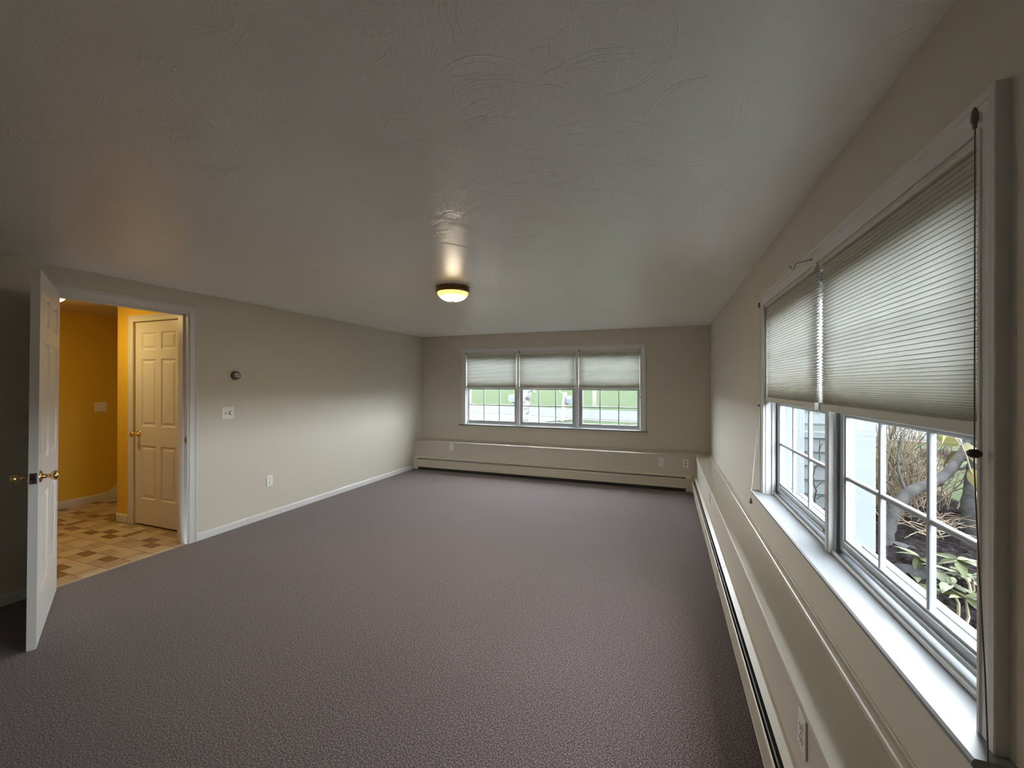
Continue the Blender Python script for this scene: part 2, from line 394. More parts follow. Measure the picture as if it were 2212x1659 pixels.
            for x in xs:
                mb = B(); bx(mb, x - mw/2, x + mw/2, gdd - 0.010, gdd + 0.006, za + 0.006, zb - 0.006, 0.004); obj('muntin', mb, VINYL, s)
            mb = B(); bx(mb, a + 0.006, c - 0.006, gdd - 0.0095, gdd + 0.0055, zm - mw/2, zm + mw/2, 0.004); obj('muntin', mb, VINYL, s)
            us = [a + 0.008] + xs + [c - 0.008]; vs = [za + 0.008, zm, zb - 0.008]
            for i in range(3):
                for j in range(2):
                    g = B(); p = [M(us[i], gdd, vs[j]), M(us[i+1], gdd, vs[j]), M(us[i+1], gdd, vs[j+1]), M(us[i], gdd, vs[j+1])]
                    g.faces.new([g.verts.new(q) for q in p]); obj('glass_pane', g, GLASS, s)
        # side channels and outer sill of the unit
        bm = B(); bx(bm, a - ST - 0.008, a - ST, 0.050, wall_d, zst, z1 - 0.01); bx(bm, c + ST, c + ST + 0.008, 0.050, wall_d, zst, z1 - 0.01)
        bx(bm, a - ST, c + ST, gd + 0.02, wall_d + 0.02, zst, zst + 0.022); bx(bm, a - ST, c + ST, gd + 0.055, gd + 0.062, zst, zst + 0.05)
        bx(bm, a - ST, c + ST, 0.055, wall_d, ztop + 0.034, z1 - 0.01)
        obj('sash_frame', bm, OUTV, w)
    return w
MR = lambda u, d, z: Vector((XR + d, u, z))
MF = lambda u, d, z: Vector((u, YF + d, z))
window('window_1', 'near double window with grilles over a deep white sill', MR, WD, RW0, RW1, RWZ0, RWZ1,
       [(1.121, 1.900), (2.072, 2.851)], [(1.957, 2.000)], 0.055, 0.753, 0.826, 1.300, 1.825, 0.022)
window('window_2', 'triple window with grilles in the end wall', MF, WD, FW0, FW1, FWZ0, FWZ1,
       [(-3.085, -2.262), (-2.135, -1.320), (-1.180, -0.366)], [(-2.221, -2.176), (-1.275, -1.226)], 0.068, 0.755, 0.808, 1.333, 1.850, 0.022)

# ------------------------------------------------------------------ cellular shades
def shade(M, ua, ub, ztop, zbot, d, label, group, cord_u=None, pts=None, cordmat=CORD, hr=0.024, br=0.028):
    t = thing('pleated_shade', label, 'window shade', M((ua + ub) / 2, d, zbot), group=group)
    def bx(bm, u0_, u1_, da, db, za, zb, bev=0):
        p, q = M(u0_, da, za), M(u1_, db, zb)
        return box(bm, p.x, q.x, p.y, q.y, p.z, q.z, bev)
    bm = B(); bx(bm, ua - 0.004, ub + 0.004, d - 0.016, d + 0.014, ztop - hr, ztop, 0.002); bx(bm, ua - 0.003, ub + 0.003, d - 0.018, d - 0.014, ztop - hr*0.55, ztop - hr*0.35)
    obj('headrail', bm, RAILM, t)
    # fabric: honeycomb cells, opening wider towards the top, bunched at the bottom
    z = ztop - hr; end = zbot + br; lv = [z]
    while z > end + 1e-4:
        rem = z - end; p = 0.0135 if rem > 0.17 else 0.0034 + 0.0101 * rem / 0.17
        z = max(end, z - p); lv.append(z)
        if z - end < 0.003: lv[-1] = end; break
    bm = B()
    for side in (-1, 1):
        prev = None
        for k in range(len(lv) - 1):
            za, zb = lv[k], lv[k+1]; amp = 0.0075
            seq = [(0.0, za), (side * amp * 0.85, za + (zb - za) * 0.36), (side * amp, (za + zb) / 2), (side * amp * 0.85, za + (zb - za) * 0.64)]
            if k == len(lv) - 2: seq.append((0.0, zb))
            for (o_, zz) in seq:
                cur = (bm.verts.new(M(ua, d + o_, zz)), bm.verts.new(M(ub, d + o_, zz)))
                if prev: bm.faces.new((prev[0], prev[1], cur[1], cur[0]))
                prev = cur
    f = obj('fabric', bm, CLOTH, t)
    bm = B()  # seam strips at each pinch, with the crease shade painted in
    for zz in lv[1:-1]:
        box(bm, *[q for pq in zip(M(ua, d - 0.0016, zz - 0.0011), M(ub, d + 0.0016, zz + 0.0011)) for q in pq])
    o = obj('seam_shade_strips', bm, SEAM_SHADE, t); o['kind'] = 'stuff'
    bm = B(); bx(bm, ua - 0.001, ub + 0.001, d - 0.013, d + 0.011, zbot, zbot + br, 0.003); bx(bm, ua - 0.003, ua + 0.004, d - 0.015, d + 0.012, zbot - 0.002, zbot + br); bx(bm, ub - 0.004, ub + 0.003, d - 0.015, d + 0.012, zbot - 0.002, zbot + br)
    obj('bottom_rail', bm, RAILM, t)
    return t
SG = 'pleated shades of the near double window'
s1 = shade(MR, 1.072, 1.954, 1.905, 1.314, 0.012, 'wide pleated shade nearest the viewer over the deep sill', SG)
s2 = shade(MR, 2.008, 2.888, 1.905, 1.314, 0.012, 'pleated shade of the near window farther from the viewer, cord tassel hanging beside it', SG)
FG = 'pleated shades of the end-wall triple window'
for (a, c, l) in ((-3.098, -2.232, 'pleated shade in the end-wall window, the one nearest the doorway wall'),
                  (-2.165, -1.286, 'middle pleated shade of the triple end-wall window'),
                  (-1.215, -0.342, 'pleated shade in the end-wall window, the one nearest the side windows')):
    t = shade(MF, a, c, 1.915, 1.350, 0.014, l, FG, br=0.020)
    b = B(); p = c + 0.012
    tube(b, [(p, YF - 0.022, 1.91), (p, YF - 0.022, 1.24)], 0.0012, 5); obj('pull_cord', b, CORD, t)
    b = B(); lathe(b, [(0, 0.010), (0.004, 0.008), (0.006, -0.006), (0.005, -0.012), (0, -0.012)], lambda r, h, q: Vector((p + r*math.cos(q), YF - 0.022 + r*math.sin(q), 1.235 + h)), 10)
    obj('cord_tassel', b, DKCORD, t, smooth=True)
    b = B(); box(b, a - 0.012, a + 0.012, YF - 0.018, YF + 0.004, 1.912, 1.934, 0.003); obj('end_bracket', b, GREYM, t)
# far-side cord of shade 2, draped over the sill edge
cu = 2.955
b = B(); tube(b, [(0.552, cu, 1.905), (0.550, cu, 1.29), (0.546, cu, 1.20), (0.512, cu, 0.765), (0.508, cu, 0.752), (0.507, cu, 0.705)], 0.0014, 6)
obj('pull_cord', b, CORD, s2)
b = B(); lathe(b, [(0, 0.018), (0.003, 0.017), (0.005, 0.004), (0.0085, -0.012), (0.009, -0.018), (0, -0.018)], lambda r, h, q: Vector((0.507 + r*math.cos(q), cu + r*math.sin(q), 0.690 + h)), 12)
obj('cord_tassel', b, mat('brown_wood_tassel', (0.25, 0.17, 0.12), 0.5), s2, smooth=True)
b = B(); lathe(b, [(0, 0.008), (0.005, 0.006), (0.006, 0), (0.005, -0.006), (0, -0.008)], lambda r, h, q: Vector((0.550 + r*math.cos(q), cu + r*math.sin(q), 1.285 + h)), 10)
obj('cord_stop', b, DKCORD, s2, smooth=True)
b = B(); box(b, 0.545, 0.556, cu - 0.008, cu + 0.010, 1.895, 1.925, 0.003); obj('end_bracket', b, GREYM, s2)
# near cord of shade 1
cu = 1.020
b = B(); tube(b, [(0.540, cu, 1.905), (0.540, cu, 1.30), (0.5395, cu, 1.27), (0.536, 1.0, 1.08), (0.531, 0.975, 0.90), (0.528, 0.962, 0.76), (0.527, 0.958, 0.60)], 0.0011, 6)
obj('pull_cord', b, DKCORD, s1)
b = B(); lathe(b, [(0, 0.0085), (0.006, 0.0075), (0.0105, 0.003), (0.0105, -0.003), (0.006, -0.0075), (0, -0.0085)], lambda r, h, q: Vector((0.540 + r*math.cos(q), cu + r*math.sin(q), 1.287 + h)), 14)
obj('cord_stop', b, mat('black_cord_bead', (0.03, 0.028, 0.03), 0.35), s1, smooth=True)
b = B(); lathe(b, [(0, 0.020), (0.003, 0.016), (0.0055, 0.006), (0.006, -0.008), (0.0035, -0.013), (0.0035, -0.021), (0, -0.022)], lambda r, h, q: Vector((0.544 + r*math.cos(q), cu + 0.008 + r*math.sin(q), 1.916 + h)), 12)
obj('end_bracket', b, GREYM, s1)
# joint clip between the two shades at the mullion
b = B(); box(b, 0.562, 0.572, 1.957, 2.004, 1.885, 1.905, 0.002); obj('center_clip', b, CORD, s1)

# wire curtain hook on the head casing
hk = thing('curtain_hook', 'bent dark wire curtain hook sticking out above the near double window', 'hook', (0.5535, 1.985, 1.914))
b = B(); tube(b, [(0.554, 1.985, 1.918), (0.549, 1.985, 1.917), (0.525, 1.985, 1.914), (0.503, 1.985, 1.909), (0.499, 1.985, 1.905), (0.4965, 1.985, 1.894), (0.493, 1.985, 1.889), (0.486, 1.985, 1.888), (0.483, 1.985, 1.892), (0.479, 1.985, 1.902)], 0.0016, 7)
obj('wire', b, WIRE, hk, smooth=True)
b = B(); tube(b, [(0.5545, 1.985, 1.920), (0.551, 1.985, 1.920)], 0.005, 10); obj('screw_head', b, WIRE, hk)

# ------------------------------------------------------------------ baseboard heaters
def heater(label, fn, a0, a1, caps, joints):
    """fn(u, a, z): u = distance into the room from the knee wall"""
    mid = fn(0.03, (a0 + a1) / 2, 0)
    t = thing('baseboard_heater', label, 'heater', mid)
    b = B(); extrude(b, [(0.001, 0.02), (0.001, 0.209), (0.010, 0.209), (0.0335, 0.192), (0.0325, 0.190), (0.009, 0.206), (0.004, 0.206), (0.004, 0.02)], lambda p, a: fn(p[0], a, p[1]), a0, a1); obj('back_hood', b, HEAT, t)
    b = B(); extrude(b, [(0.053, 0.169), (0.0565, 0.166), (0.059, 0.160), (0.059, 0.150), (0.0575, 0.147), (0.0575, 0.066), (0.059, 0.062), (0.059, 0.052), (0.052, 0.044), (0.051, 0.045), (0.0565, 0.053), (0.0555, 0.158), (0.052, 0.167)], lambda p, a: fn(p[0], a, p[1]), a0, a1); obj('front_cover', b, HEAT, t)
    b = B(); extrude(b, [(0.0425, 0.179), (0.0445, 0.178), (0.0445, 0.168), (0.0425, 0.168)], lambda p, a: fn(p[0], a, p[1]), a0, a1); obj('damper', b, FIN, t)
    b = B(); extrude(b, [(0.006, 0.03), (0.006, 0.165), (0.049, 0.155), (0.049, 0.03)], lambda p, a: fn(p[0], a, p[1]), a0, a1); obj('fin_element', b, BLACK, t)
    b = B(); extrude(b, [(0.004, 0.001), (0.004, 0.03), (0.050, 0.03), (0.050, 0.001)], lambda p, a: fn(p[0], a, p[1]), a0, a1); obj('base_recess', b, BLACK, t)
    cap = [(0.0005, 0.004), (0.0005, 0.212), (0.011, 0.212), (0.036, 0.195), (0.055, 0.180), (0.061, 0.166), (0.061, 0.048), (0.060, 0.012), (0.056, 0.004)]
    for (c0, c1) in caps:
        b = B(); extrude(b, cap, lambda p, a: fn(p[0], a, p[1]), c0, c1); obj('end_cap', b, HEAT, t)
    jp = [(0.0005, 0.034), (0.0005, 0.2105), (0.0105, 0.2105), (0.035, 0.1935), (0.054, 0.1785), (0.0605, 0.165), (0.0605, 0.045), (0.054, 0.034)]
    for (c0, c1) in joints:
        b = B(); extrude(b, [(0.001, 0.2095), (0.001, 0.2105), (0.0105, 0.2105), (0.034, 0.1935), (0.034, 0.1925), (0.010, 0.2095)], lambda p, a: fn(p[0], a, p[1]), c0, c1)
        extrude(b, [(0.0525, 0.1775), (0.0605, 0.164), (0.0605, 0.046), (0.053, 0.035), (0.052, 0.036), (0.0595, 0.047), (0.0595, 0.163), (0.052, 0.1765)], lambda p, a: fn(p[0], a, p[1]), c0, c1)
        obj('joint_cover', b, HEAT, t)
heater('long cream baseboard heater under the end-wall window', lambda u, a, z: Vector((a, KY - u, z)), XL + 0.014, KX - 0.062, [(XL + 0.014, XL + 0.105), (KX - 0.13, KX - 0.060)], [])
heater('long cream baseboard heater under the near double window', lambda u, a, z: Vector((KX - u, a, z)), YB + 0.02, KY - 0.001, [(KY - 0.115, KY - 0.001)], [(3.08, 3.13), (5.0, 5.05)])

# ------------------------------------------------------------------ outlets, switch, thermostat (front faces local -y)
def wall_plate(name, label, cat, loc, rz, w=0.072, h=0.116, kind='duplex', group=None):
    t = thing(name, label, cat, loc, rz, group)
    b = B(); box(b, -w/2, w/2, -0.006, 0.0, -h/2, h/2, 0.0025); obj('cover_plate', b, PLATE, t, False)
    if kind == 'duplex':
        for s in (-1, 1):
            b = B(); lathe(b, [(0, -0.0085), (0.0145, -0.0085), (0.0155, -0.0075), (0.0155, -0.004)], lambda r, hh, a: Vector((r * math.cos(a) * 0.95, hh, s * 0.0195 + max(-0.013, min(0.013, r * math.sin(a))))), 20)
            r_ = obj('socket', b, PLATE, t, False)
            for (x, z, ww, hh) in ((-0.0055, 0.004, 0.0022, 0.009), (0.0055, 0.004, 0.0022, 0.007)):
                b = B(); box(b, x - ww/2, x + ww/2, -0.0092, -0.0080, s*0.0195 + z - hh/2, s*0.0195 + z + hh/2); obj('slot', b, SLOTM, r_, False)
            b = B(); lathe(b, [(0, -0.0092), (0.003, -0.0092), (0.003, -0.0080)], lambda r, hh, a: Vector((r*math.cos(a), hh, s*0.0195 - 0.007 + r*math.sin(a))), 10); obj('ground_hole', b, SLOTM, r_, False)
        b = B(); lathe(b, [(0, -0.0075), (0.003, -0.007), (0.003, -0.005)], lambda r, hh, a: Vector((r*math.cos(a), hh, r*math.sin(a))), 10); obj('screw', b, CHROME, t, False)
    if kind == 'jack':
        for z in (0.018, -0.014):
            b = B(); lathe(b, [(0.0, -0.007), (0.004, -0.007), (0.0045, -0.010), (0.0075, -0.010), (0.0085, -0.006)], lambda r, hh, a: Vector((r*math.cos(a), hh, z + r*math.sin(a))), 14); obj('jack', b, SLOTM, t, False)
        for z in (0.047, -0.047):
            b = B(); lathe(b, [(0, -0.0075), (0.003, -0.007), (0.003, -0.005)], lambda r, hh, a: Vector((r*math.cos(a), hh, z + r*math.sin(a))), 10); obj('screw', b, SLOTM, t, False)
    return t
wall_plate('wall_outlet', 'white outlet low on the long wall right of the open doorway', 'outlet', (XL, 3.247, 0.383), PI/2)
wall_plate('wall_outlet', 'outlet on the knee wall near the left end of the end-wall heater', 'outlet', (-3.240, KY, 0.393), 0)
wall_plate('wall_outlet', 'outlet near the right end of the end-wall heater, beside the jack plate', 'outlet', (-0.048, KY, 0.366), 0)
wall_plate('cable_jack', 'jack plate with two dark round ports nearest the heater corner', 'jack plate', (0.262, KY, 0.366), 0, kind='jack')
wall_plate('wall_outlet', 'outlet seen edge-on on the side knee wall closest to the viewer', 'outlet', (KX, 1.472, 0.368), -PI/2)
wall_plate('wall_outlet', 'far outlet seen edge-on on the side knee wall by the room corner', 'outlet', (KX, 4.22, 0.382), -PI/2)
t = wall_plate('light_switch', 'double switch plate with toggle and round dimmer knob beside the doorway', 'light switch', (XL, 2.796, 1.131), PI/2, w=0.118, kind='x')
b = B(); box(b, -0.0275, -0.0185, -0.0062, -0.003, -0.012, 0.012); obj('toggle_slot', b, SLOTM, t, False)
b = B(); extrude(b, [(-0.004, -0.006), (-0.004, 0.006), (-0.017, 0.011), (-0.017, 0.004)], lambda p, a: Vector((a, p[0], p[1])), -0.0265, -0.0195); obj('toggle', b, PLATE, t, False)
b = B(); lathe(b, [(0, -0.024), (0.0135, -0.024), (0.0155, -0.022), (0.0175, -0.008), (0.0175, -0.005)], lambda r, hh, a: Vector((0.024 + r*math.cos(a), hh, r*math.sin(a))), 24); obj('dimmer_knob', b, PLATE, t, False, smooth=False)
b = B(); lathe(b, [(0.0175, -0.0062), (0.0205, -0.0068), (0.0205, -0.005)], lambda r, hh, a: Vector((0.024 + r*math.cos(a), hh, r*math.sin(a))), 24); obj('knob_ring', b, SLOTM, t, False)
t = thing('round_thermostat', 'small round grey thermostat on the wall above the switch plate', 'thermostat', (XL, 2.868, 1.494), PI/2)
b = B(); lathe(b, [(0.044, 0.0), (0.044, -0.008), (0.041, -0.014), (0.039, -0.030), (0.034, -0.036), (0.024, -0.037)], lambda r, hh, a: Vector((r*math.cos(a), hh, r*math.sin(a))), 36); obj('housing', b, GREYM, t, False, smooth=True)
b = B(); lathe(b, [(0.024, -0.036), (0.023, -0.042), (0.017, -0.044), (0, -0.044)], lambda r, hh, a: Vector((r*math.cos(a), hh, r*math.sin(a))), 30); obj('dial', b, CHROME, t, False, smooth=True)
b = B(); box(b, -0.010, 0.010, -0.0452, -0.0435, -0.004, 0.006); obj('display', b, SLOTM, t, False)

# ------------------------------------------------------------------ six-panel doors
PZ = [(0.25, 0.785), (0.975, 1.642), (1.735, 1.909)]
def panel_leaf(t, W, T, PX, Hh=2.013, z0=0.0):
    b = B(); xs = [0, PX[0][0], PX[0][1], PX[1][0], PX[1][1], W]
    box(b, xs[0], xs[1], -T, 0, z0, Hh); box(b, xs[4], xs[5], -T, 0, z0, Hh); box(b, xs[2], xs[3], -T, 0, z0, Hh)
    zs = [z0] + [v for p in PZ for v in p] + [Hh]
    for i in range(0, len(zs), 2):
        box(b, xs[1], xs[2], -T, 0, zs[i], zs[i+1]); box(b, xs[3], xs[4], -T, 0, zs[i], zs[i+1])
    # sloping sticking around every panel, both faces
    for (a, c) in PX:
        for (za, zb) in PZ:
            for (yo, yi) in ((0, -0.010), (-T, -T + 0.010)):
                k = 0.012
                o_ = [(a, za), (c, za), (c, zb), (a, zb)]; i_ = [(a + k, za + k), (c - k, za + k), (c - k, zb - k), (a + k, zb - k)]
                vo = [b.verts.new((x, yo, z)) for x, z in o_]; vi = [b.verts.new((x, yi, z)) for x, z in i_]
                for q in range(4):
                    b.faces.new((vo[q], vo[(q+1) % 4], vi[(q+1) % 4], vi[q]))
    leaf = obj('door_leaf', b, DOORM, t, False)
    for (a, c) in PX:
        for (za, zb) in PZ:
            b = B(); k, kk = 0.010, 0.040
            for (yo, yi) in ((-0.010, -0.0025), (-T + 0.010, -T + 0.0025)):
                r0 = [(a + k, za + k), (c - k, za + k), (c - k, zb - k), (a + k, zb - k)]
                r1 = [(a + k + 0.014, za + k + 0.014), (c - k - 0.014, za + k + 0.014), (c - k - 0.014, zb - k - 0.014), (a + k + 0.014, zb - k - 0.014)]
                r2 = [(a + kk, za + kk), (c - kk, za + kk), (c - kk, zb - kk), (a + kk, zb - kk)]
                v0 = [b.verts.new((x, yo, z)) for x, z in r0]; v1 = [b.verts.new((x, yo, z)) for x, z in r1]; v2 = [b.verts.new((x, yi, z)) for x, z in r2]
                for q in range(4):
                    b.faces.new((v0[q], v0[(q+1) % 4], v1[(q+1) % 4], v1[q])); b.faces.new((v1[q], v1[(q+1) % 4], v2[(q+1) % 4], v2[q]))
                b.faces.new(v2)
            obj('door_panel', b, DOORM, leaf, False)
    return leaf
def knob(t, x, z, y0, s):
    """brass knob with rosette projecting along s*y from y0"""
    g = lambda r, hh, a: Vector((x + r*math.cos(a), y0 + s*hh, z + r*math.sin(a)))
    b = B(); lathe(b, [(0.033, 0), (0.032, 0.004), (0.026, 0.009), (0.016, 0.011), (0.0115, 0.016), (0.0105, 0.028), (0.013, 0.036), (0.022, 0.044), (0.0265, 0.054), (0.0255, 0.063), (0.018, 0.069), (0, 0.071)], g, 28)
    obj('knob', b, BRASS, t, False, smooth=True)
PHI = math.atan2(-0.452, 0.892)
LW = 0.872
d1 = thing('door_1', 'white six-panel door standing open into the room, brass knobs', 'door', (-3.905, 1.589 - 0.002, 0.003), PHI, kind='structure', rx=-math.radians(0.36))
panel_leaf(d1, LW, 0.035, [(0.115, 0.395), (0.485, 0.765)], 2.020)
knob(d1, LW - 0.062, 0.905, 0.0, 1); knob(d1, LW - 0.062, 0.905, -0.035, -1)
b = B(); box(b, LW - 0.0005, LW + 0.0015, -0.031, -0.004, 0.877, 0.934, 0.0005); lp = obj('latch_plate', b, STEEL, d1, False)
b = B(); lathe(b, [(0.0115, 0), (0.0115, 0.002), (0.009, 0.008), (0, 0.009)], lambda r, hh, a: Vector((LW + 0.0015 + hh, -0.0175 + r*math.cos(a), 0.905 + r*math.sin(a))), 14); obj('latch_bolt', b, mat('dark_bolt', (0.05, 0.045, 0.06), 0.3, 0.8), lp, False)
for z in (0.888, 0.923):
    b = B(); lathe(b, [(0.003, 0.0015), (0.002, 0.0025), (0, 0.0025)], lambda r, hh, a: Vector((LW + hh, -0.0175 + r*math.cos(a), z + r*math.sin(a))), 8); obj('screw', b, BLACK, lp, False)
for z in (0.2, 1.0, 1.82):
    b = B(); tube(b, [(-0.004, -0.040, z - 0.045), (-0.004, -0.040, z + 0.045)], 0.006, 10); box(b, -0.001, 0.0, -0.036, -0.002, z - 0.044, z + 0.044); obj('hinge', b, BRASS, d1, False)

# casing and jamb of the doorway
tr = thing('trim_1', 'white moulded casing and jamb around the open doorway', 'door casing', (XL, (DY0 + DY1) / 2, 0), kind='structure')
def door_casing(tr, fn, a0, a1, ztop, cw=0.062, flip=False):
    """fn(u, a, z): u out of the wall; a along the wall"""
    P_ = [(0, 0.0), (0.0, 0.010), (0.006, 0.013), (0.012, 0.013), (0.014, 0.0105), (0.030, 0.0115), (0.040, 0.0125), (0.042, 0.0155), (0.047, 0.0155), (0.049, 0.0135), (0.053, 0.019), (0.060, 0.019), (0.062, 0.016), (0.062, 0.0)]
    b = B(); extrude(b, P_, lambda p, z: fn(p[1], a1 + p[0], z), 0.0, ztop + cw); obj('side_casing', b, TRIM, tr)
    b = B(); extrude(b, P_, lambda p, z: fn(p[1], a0 - p[0], z), 0.0, ztop + cw); obj('side_casing', b, TRIM, tr)
    b = B(); extrude(b, P_, lambda p, a: fn(p[1] - 0.0003, a, ztop + p[0]), a0 - 0.061, a1 + 0.061); obj('head_casing', b, TRIM, tr)
door_casing(tr, lambda u, a, z: Vector((XL + u, a, z)), DY0 + 0.0, DY1 - 0.0, DZ - 0.006)
b = B(); box(b, XL - WT - 0.001, XL + 0.001, DY1 - 0.014, DY1, 0, DZ); box(b, XL - WT - 0.001, XL + 0.001, DY0, DY0 + 0.014, 0, DZ); box(b, XL - WT - 0.001, XL + 0.001, DY0, DY1, DZ - 0.014, DZ)
box(b, XL - 0.075, XL - 0.040, DY1 - 0.026, DY1 - 0.014, 0, DZ - 0.014); box(b, XL - 0.075, XL - 0.040, DY0 + 0.014, DY0 + 0.026, 0, DZ - 0.014); box(b, XL - 0.075, XL - 0.040, DY0, DY1, DZ - 0.026, DZ - 0.014)
obj('jamb', b, TRIM, tr)
b = B(); box(b, XL - 0.034, XL - 0.006, DY1 - 0.0155, DY1 - 0.013, 0.885, 0.945, 0.0005); obj('strike_plate', b, BRASS, tr)
b = B(); box(b, XL - 0.028, XL - 0.016, DY1 - 0.0162, DY1 - 0.0135, 0.900, 0.930); obj('strike_hole', b, SLOTM, tr)

# ------------------------------------------------------------------ hallway beyond the doorway
HX = -6.38; CY = 2.60; CX = -5.285
TAN = mat('tan_vinyl_tile', (0.52, 0.42, 0.27), 0.35, noise=(9, (0.60, 0.50, 0.34), 0.3, 0.7))
MIDT = mat('beige_vinyl_tile', (0.40, 0.31, 0.19), 0.35, noise=(11, (0.48, 0.38, 0.25), 0.3, 0.7))
BRN = mat('brown_vinyl_tile', (0.20, 0.12, 0.055), 0.35, noise=(14, (0.27, 0.17, 0.085), 0.3, 0.7))
fh = obj('floor_hall', box(B(), HX, XL - 0.028, 0.3, 4.9, -0.1, -0.006), mat('tan_floor_seam', (0.36, 0.28, 0.17), 0.5)); nm(fh, 'tan and brown block-pattern vinyl floor of the hallway', 'floor', kind='structure')
TM = {}
def tile(x, y, w, h, mt):
    key = (round(w, 4), round(h, 4), mt.name)
    if key not in TM:
        b = B(); g = 0.0022
        box(b, g, w - g, g, h - g, -0.006, -0.0005)
        me = bpy.data.meshes.new('tile'); b.to_mesh(me); b.free(); me.materials.append(mt); TM[key] = me
    o = bpy.data.objects.new('tile', TM[key]); COL.objects.link(o); o.location = (x, y, 0); o.parent = fh
c = 0.15; nt_ = 0
for i in range(-1, 9):
    for j in range(0, 6):
        x0 = HX + 0.0 + i * 2 * c; y0 = 1.45 + j * 2 * c
        cells = []
        cells.append((0, 0, c, c, TAN)); cells.append((c, c, c, c, rnd.choice((TAN, MIDT))))
        if rnd.random() < 0.5:
            cells += [(c, 0, c, c/2, rnd.choice((BRN, BRN, MIDT))), (c, c/2, c, c/2, rnd.choice((TAN, MIDT)))]
        else:
            cells += [(c, 0, c/2, c, rnd.choice((BRN, MIDT))), (c*1.5, 0, c/2, c, rnd.choice((TAN, MIDT)))]
        cells += [(0, c, c, c/2, rnd.choice((MIDT, TAN))), (0, c*1.5, c, c/2, rnd.choice((BRN, BRN, MIDT)))]
        for (a, e, w_, h_, mt) in cells:
            X, Y = x0 + a, y0 + e
            if X < HX or X + w_ > XL - 0.026 or Y + h_ > (CY - 0.01 if X + w_ > CX - 0.03 else 3.15): continue
            if nt_ >= 290: continue
            tile(X, Y, w_, h_, mt); nt_ += 1
hc = obj('ceiling_hall', box(B(), HX - 0.1, XL - WT, 0.2, 5.0, H, H + 0.1), mat('hall_ceiling_paint', (0.72, 0.66, 0.55), 0.6)); nm(hc, 'plain hallway ceiling seen through the doorway', 'ceiling', kind='structure')
nm(obj('wall_hall_end', box(B(), HX - 0.1, HX, 0.2, 5.0, -0.1, H), YELLOW), 'golden yellow wall at the far side of the hallway', 'wall', kind='structure')
nm(obj('wall_hall_near', box(B(), HX, XL - WT, 0.2, 0.32, -0.1, H), YELLOW), 'golden yellow hallway wall hidden behind the open door', 'wall', kind='structure')
nm(obj('wall_hall_back', box(B(), HX, XL - WT, 4.9, 5.0, -0.1, H), YELLOW), 'golden yellow wall behind the stairs', 'wall', kind='structure')
CD0, CD1 = -5.015, -4.290
b = B(); box(b, CX, CD0, CY, CY + 0.10, -0.1, H); box(b, CD1, XL - WT, CY, CY + 0.10, -0.1, H); box(b, CD0, CD1, CY, CY + 0.10, 2.03, H); box(b, CX, CX + 0.1, CY + 0.1, 4.9, -0.1, H); box(b, CX + 0.1, XL - WT, CY + 0.55, CY + 0.6, -0.1, H)
nm(obj('wall_hall_closet', b, YELLOW), 'golden yellow closet wall around the closed hallway door', 'wall', kind='structure')
b = B(); box(b, XL - WT - 0.004, XL - WT, 0.32, DY0 - 0.06, -0.1, H); box(b, XL - WT - 0.004, XL - WT, DY1 + 0.06, CY, -0.1, H)
nm(obj('wall_hall_side', b, YELLOW), 'yellow hallway side of the doorway wall', 'wall', kind='structure')
b = B(); extrude(b, base_prof(0.085), lambda p, a: Vector((HX + p[0], a, p[1])), 0.32, 3.05)
nm(obj('baseboard_hall_end', b, TRIM), 'white baseboard at the foot of the far hallway wall', 'baseboard', kind='structure')
b = B(); extrude(b, base_prof(0.085), lambda p, a: Vector((a, CY - p[0], p[1])), CX - 0.013, CD0 - 0.083); extrude(b, base_prof(0.085), lambda p, a: Vector((CX - p[0], a, p[1])), CY - 0.013, 3.1)
nm(obj('baseboard_hall_closet', b, TRIM), 'short white baseboard left of the closet door', 'baseboard', kind='structure')
# stair skirt and first steps round the corner
st = thing('staircase', 'stair flight rising behind the closet corner in the hallway', 'stairs', ((HX + CX) / 2, 3.12, 0))
b = B(); box(b, HX + 0.001, HX + 0.016, 3.05, 3.06, 0, 0.10)
vs = [(3.05, 0.0), (3.05, 0.085), (3.12, 0.15), (4.6, 1.33), (4.6, 0.0)]
extrude(b, vs, lambda p, a: Vector((a, p[0], p[1])), HX + 0.001, HX + 0.018); obj('skirt_board', b, TRIM, st)
for k in range(6):
    b = B(); box(b, HX + 0.02, CX - 0.002, 3.16 + 0.25 * k, 3.16 + 0.25 * (k + 1) + 0.02, 0.0 if k == 0 else 0.19 * k, 0.19 * (k + 1) - 0.02); obj('riser', b, TRIM, st)
    b = B(); box(b, HX + 0.02, CX - 0.002, 3.135 + 0.25 * k, 3.16 + 0.25 * (k + 1), 0.19 * (k + 1) - 0.02, 0.19 * (k + 1), 0.004); obj('tread', b, BRN, st)
# closet door with casing
tr2 = thing('trim_2', 'white casing around the closed hallway closet door', 'door casing', ((CD0 + CD1) / 2, CY, 0), kind='structure')
door_casing(tr2, lambda u, a, z: Vector((a, CY - u, z)), CD0, CD1, 2.03)
d2 = thing('door_2', 'closed white six-panel closet door in the yellow hallway', 'door', (CD1 - 0.004, CY + 0.012, 0.012), PI, kind='structure')
panel_leaf(d2, CD1 - CD0 - 0.008, 0.035, [(0.100, 0.320), (0.397, 0.621)], 2.012)
knob(d2, 0.717 - 0.055, 0.895, 0.0, 1)
for z in (0.2, 1.62):
    b = B(); tube(b, [(-0.002, 0.008, z - 0.045), (-0.002, 0.008, z + 0.045)], 0.006, 10); obj('hinge', b, BRASS, d2, False)
t = wall_plate('light_switch', 'double switch plate on the far yellow hallway wall', 'light switch', (HX, 2.975, 1.128), PI/2, w=0.118, kind='x')
for x in (-0.024, 0.024):
    b = B(); box(b, x - 0.004, x + 0.004, -0.016, -0.005, -0.004, 0.010, 0.001); obj('toggle', b, PLATE, t, False)

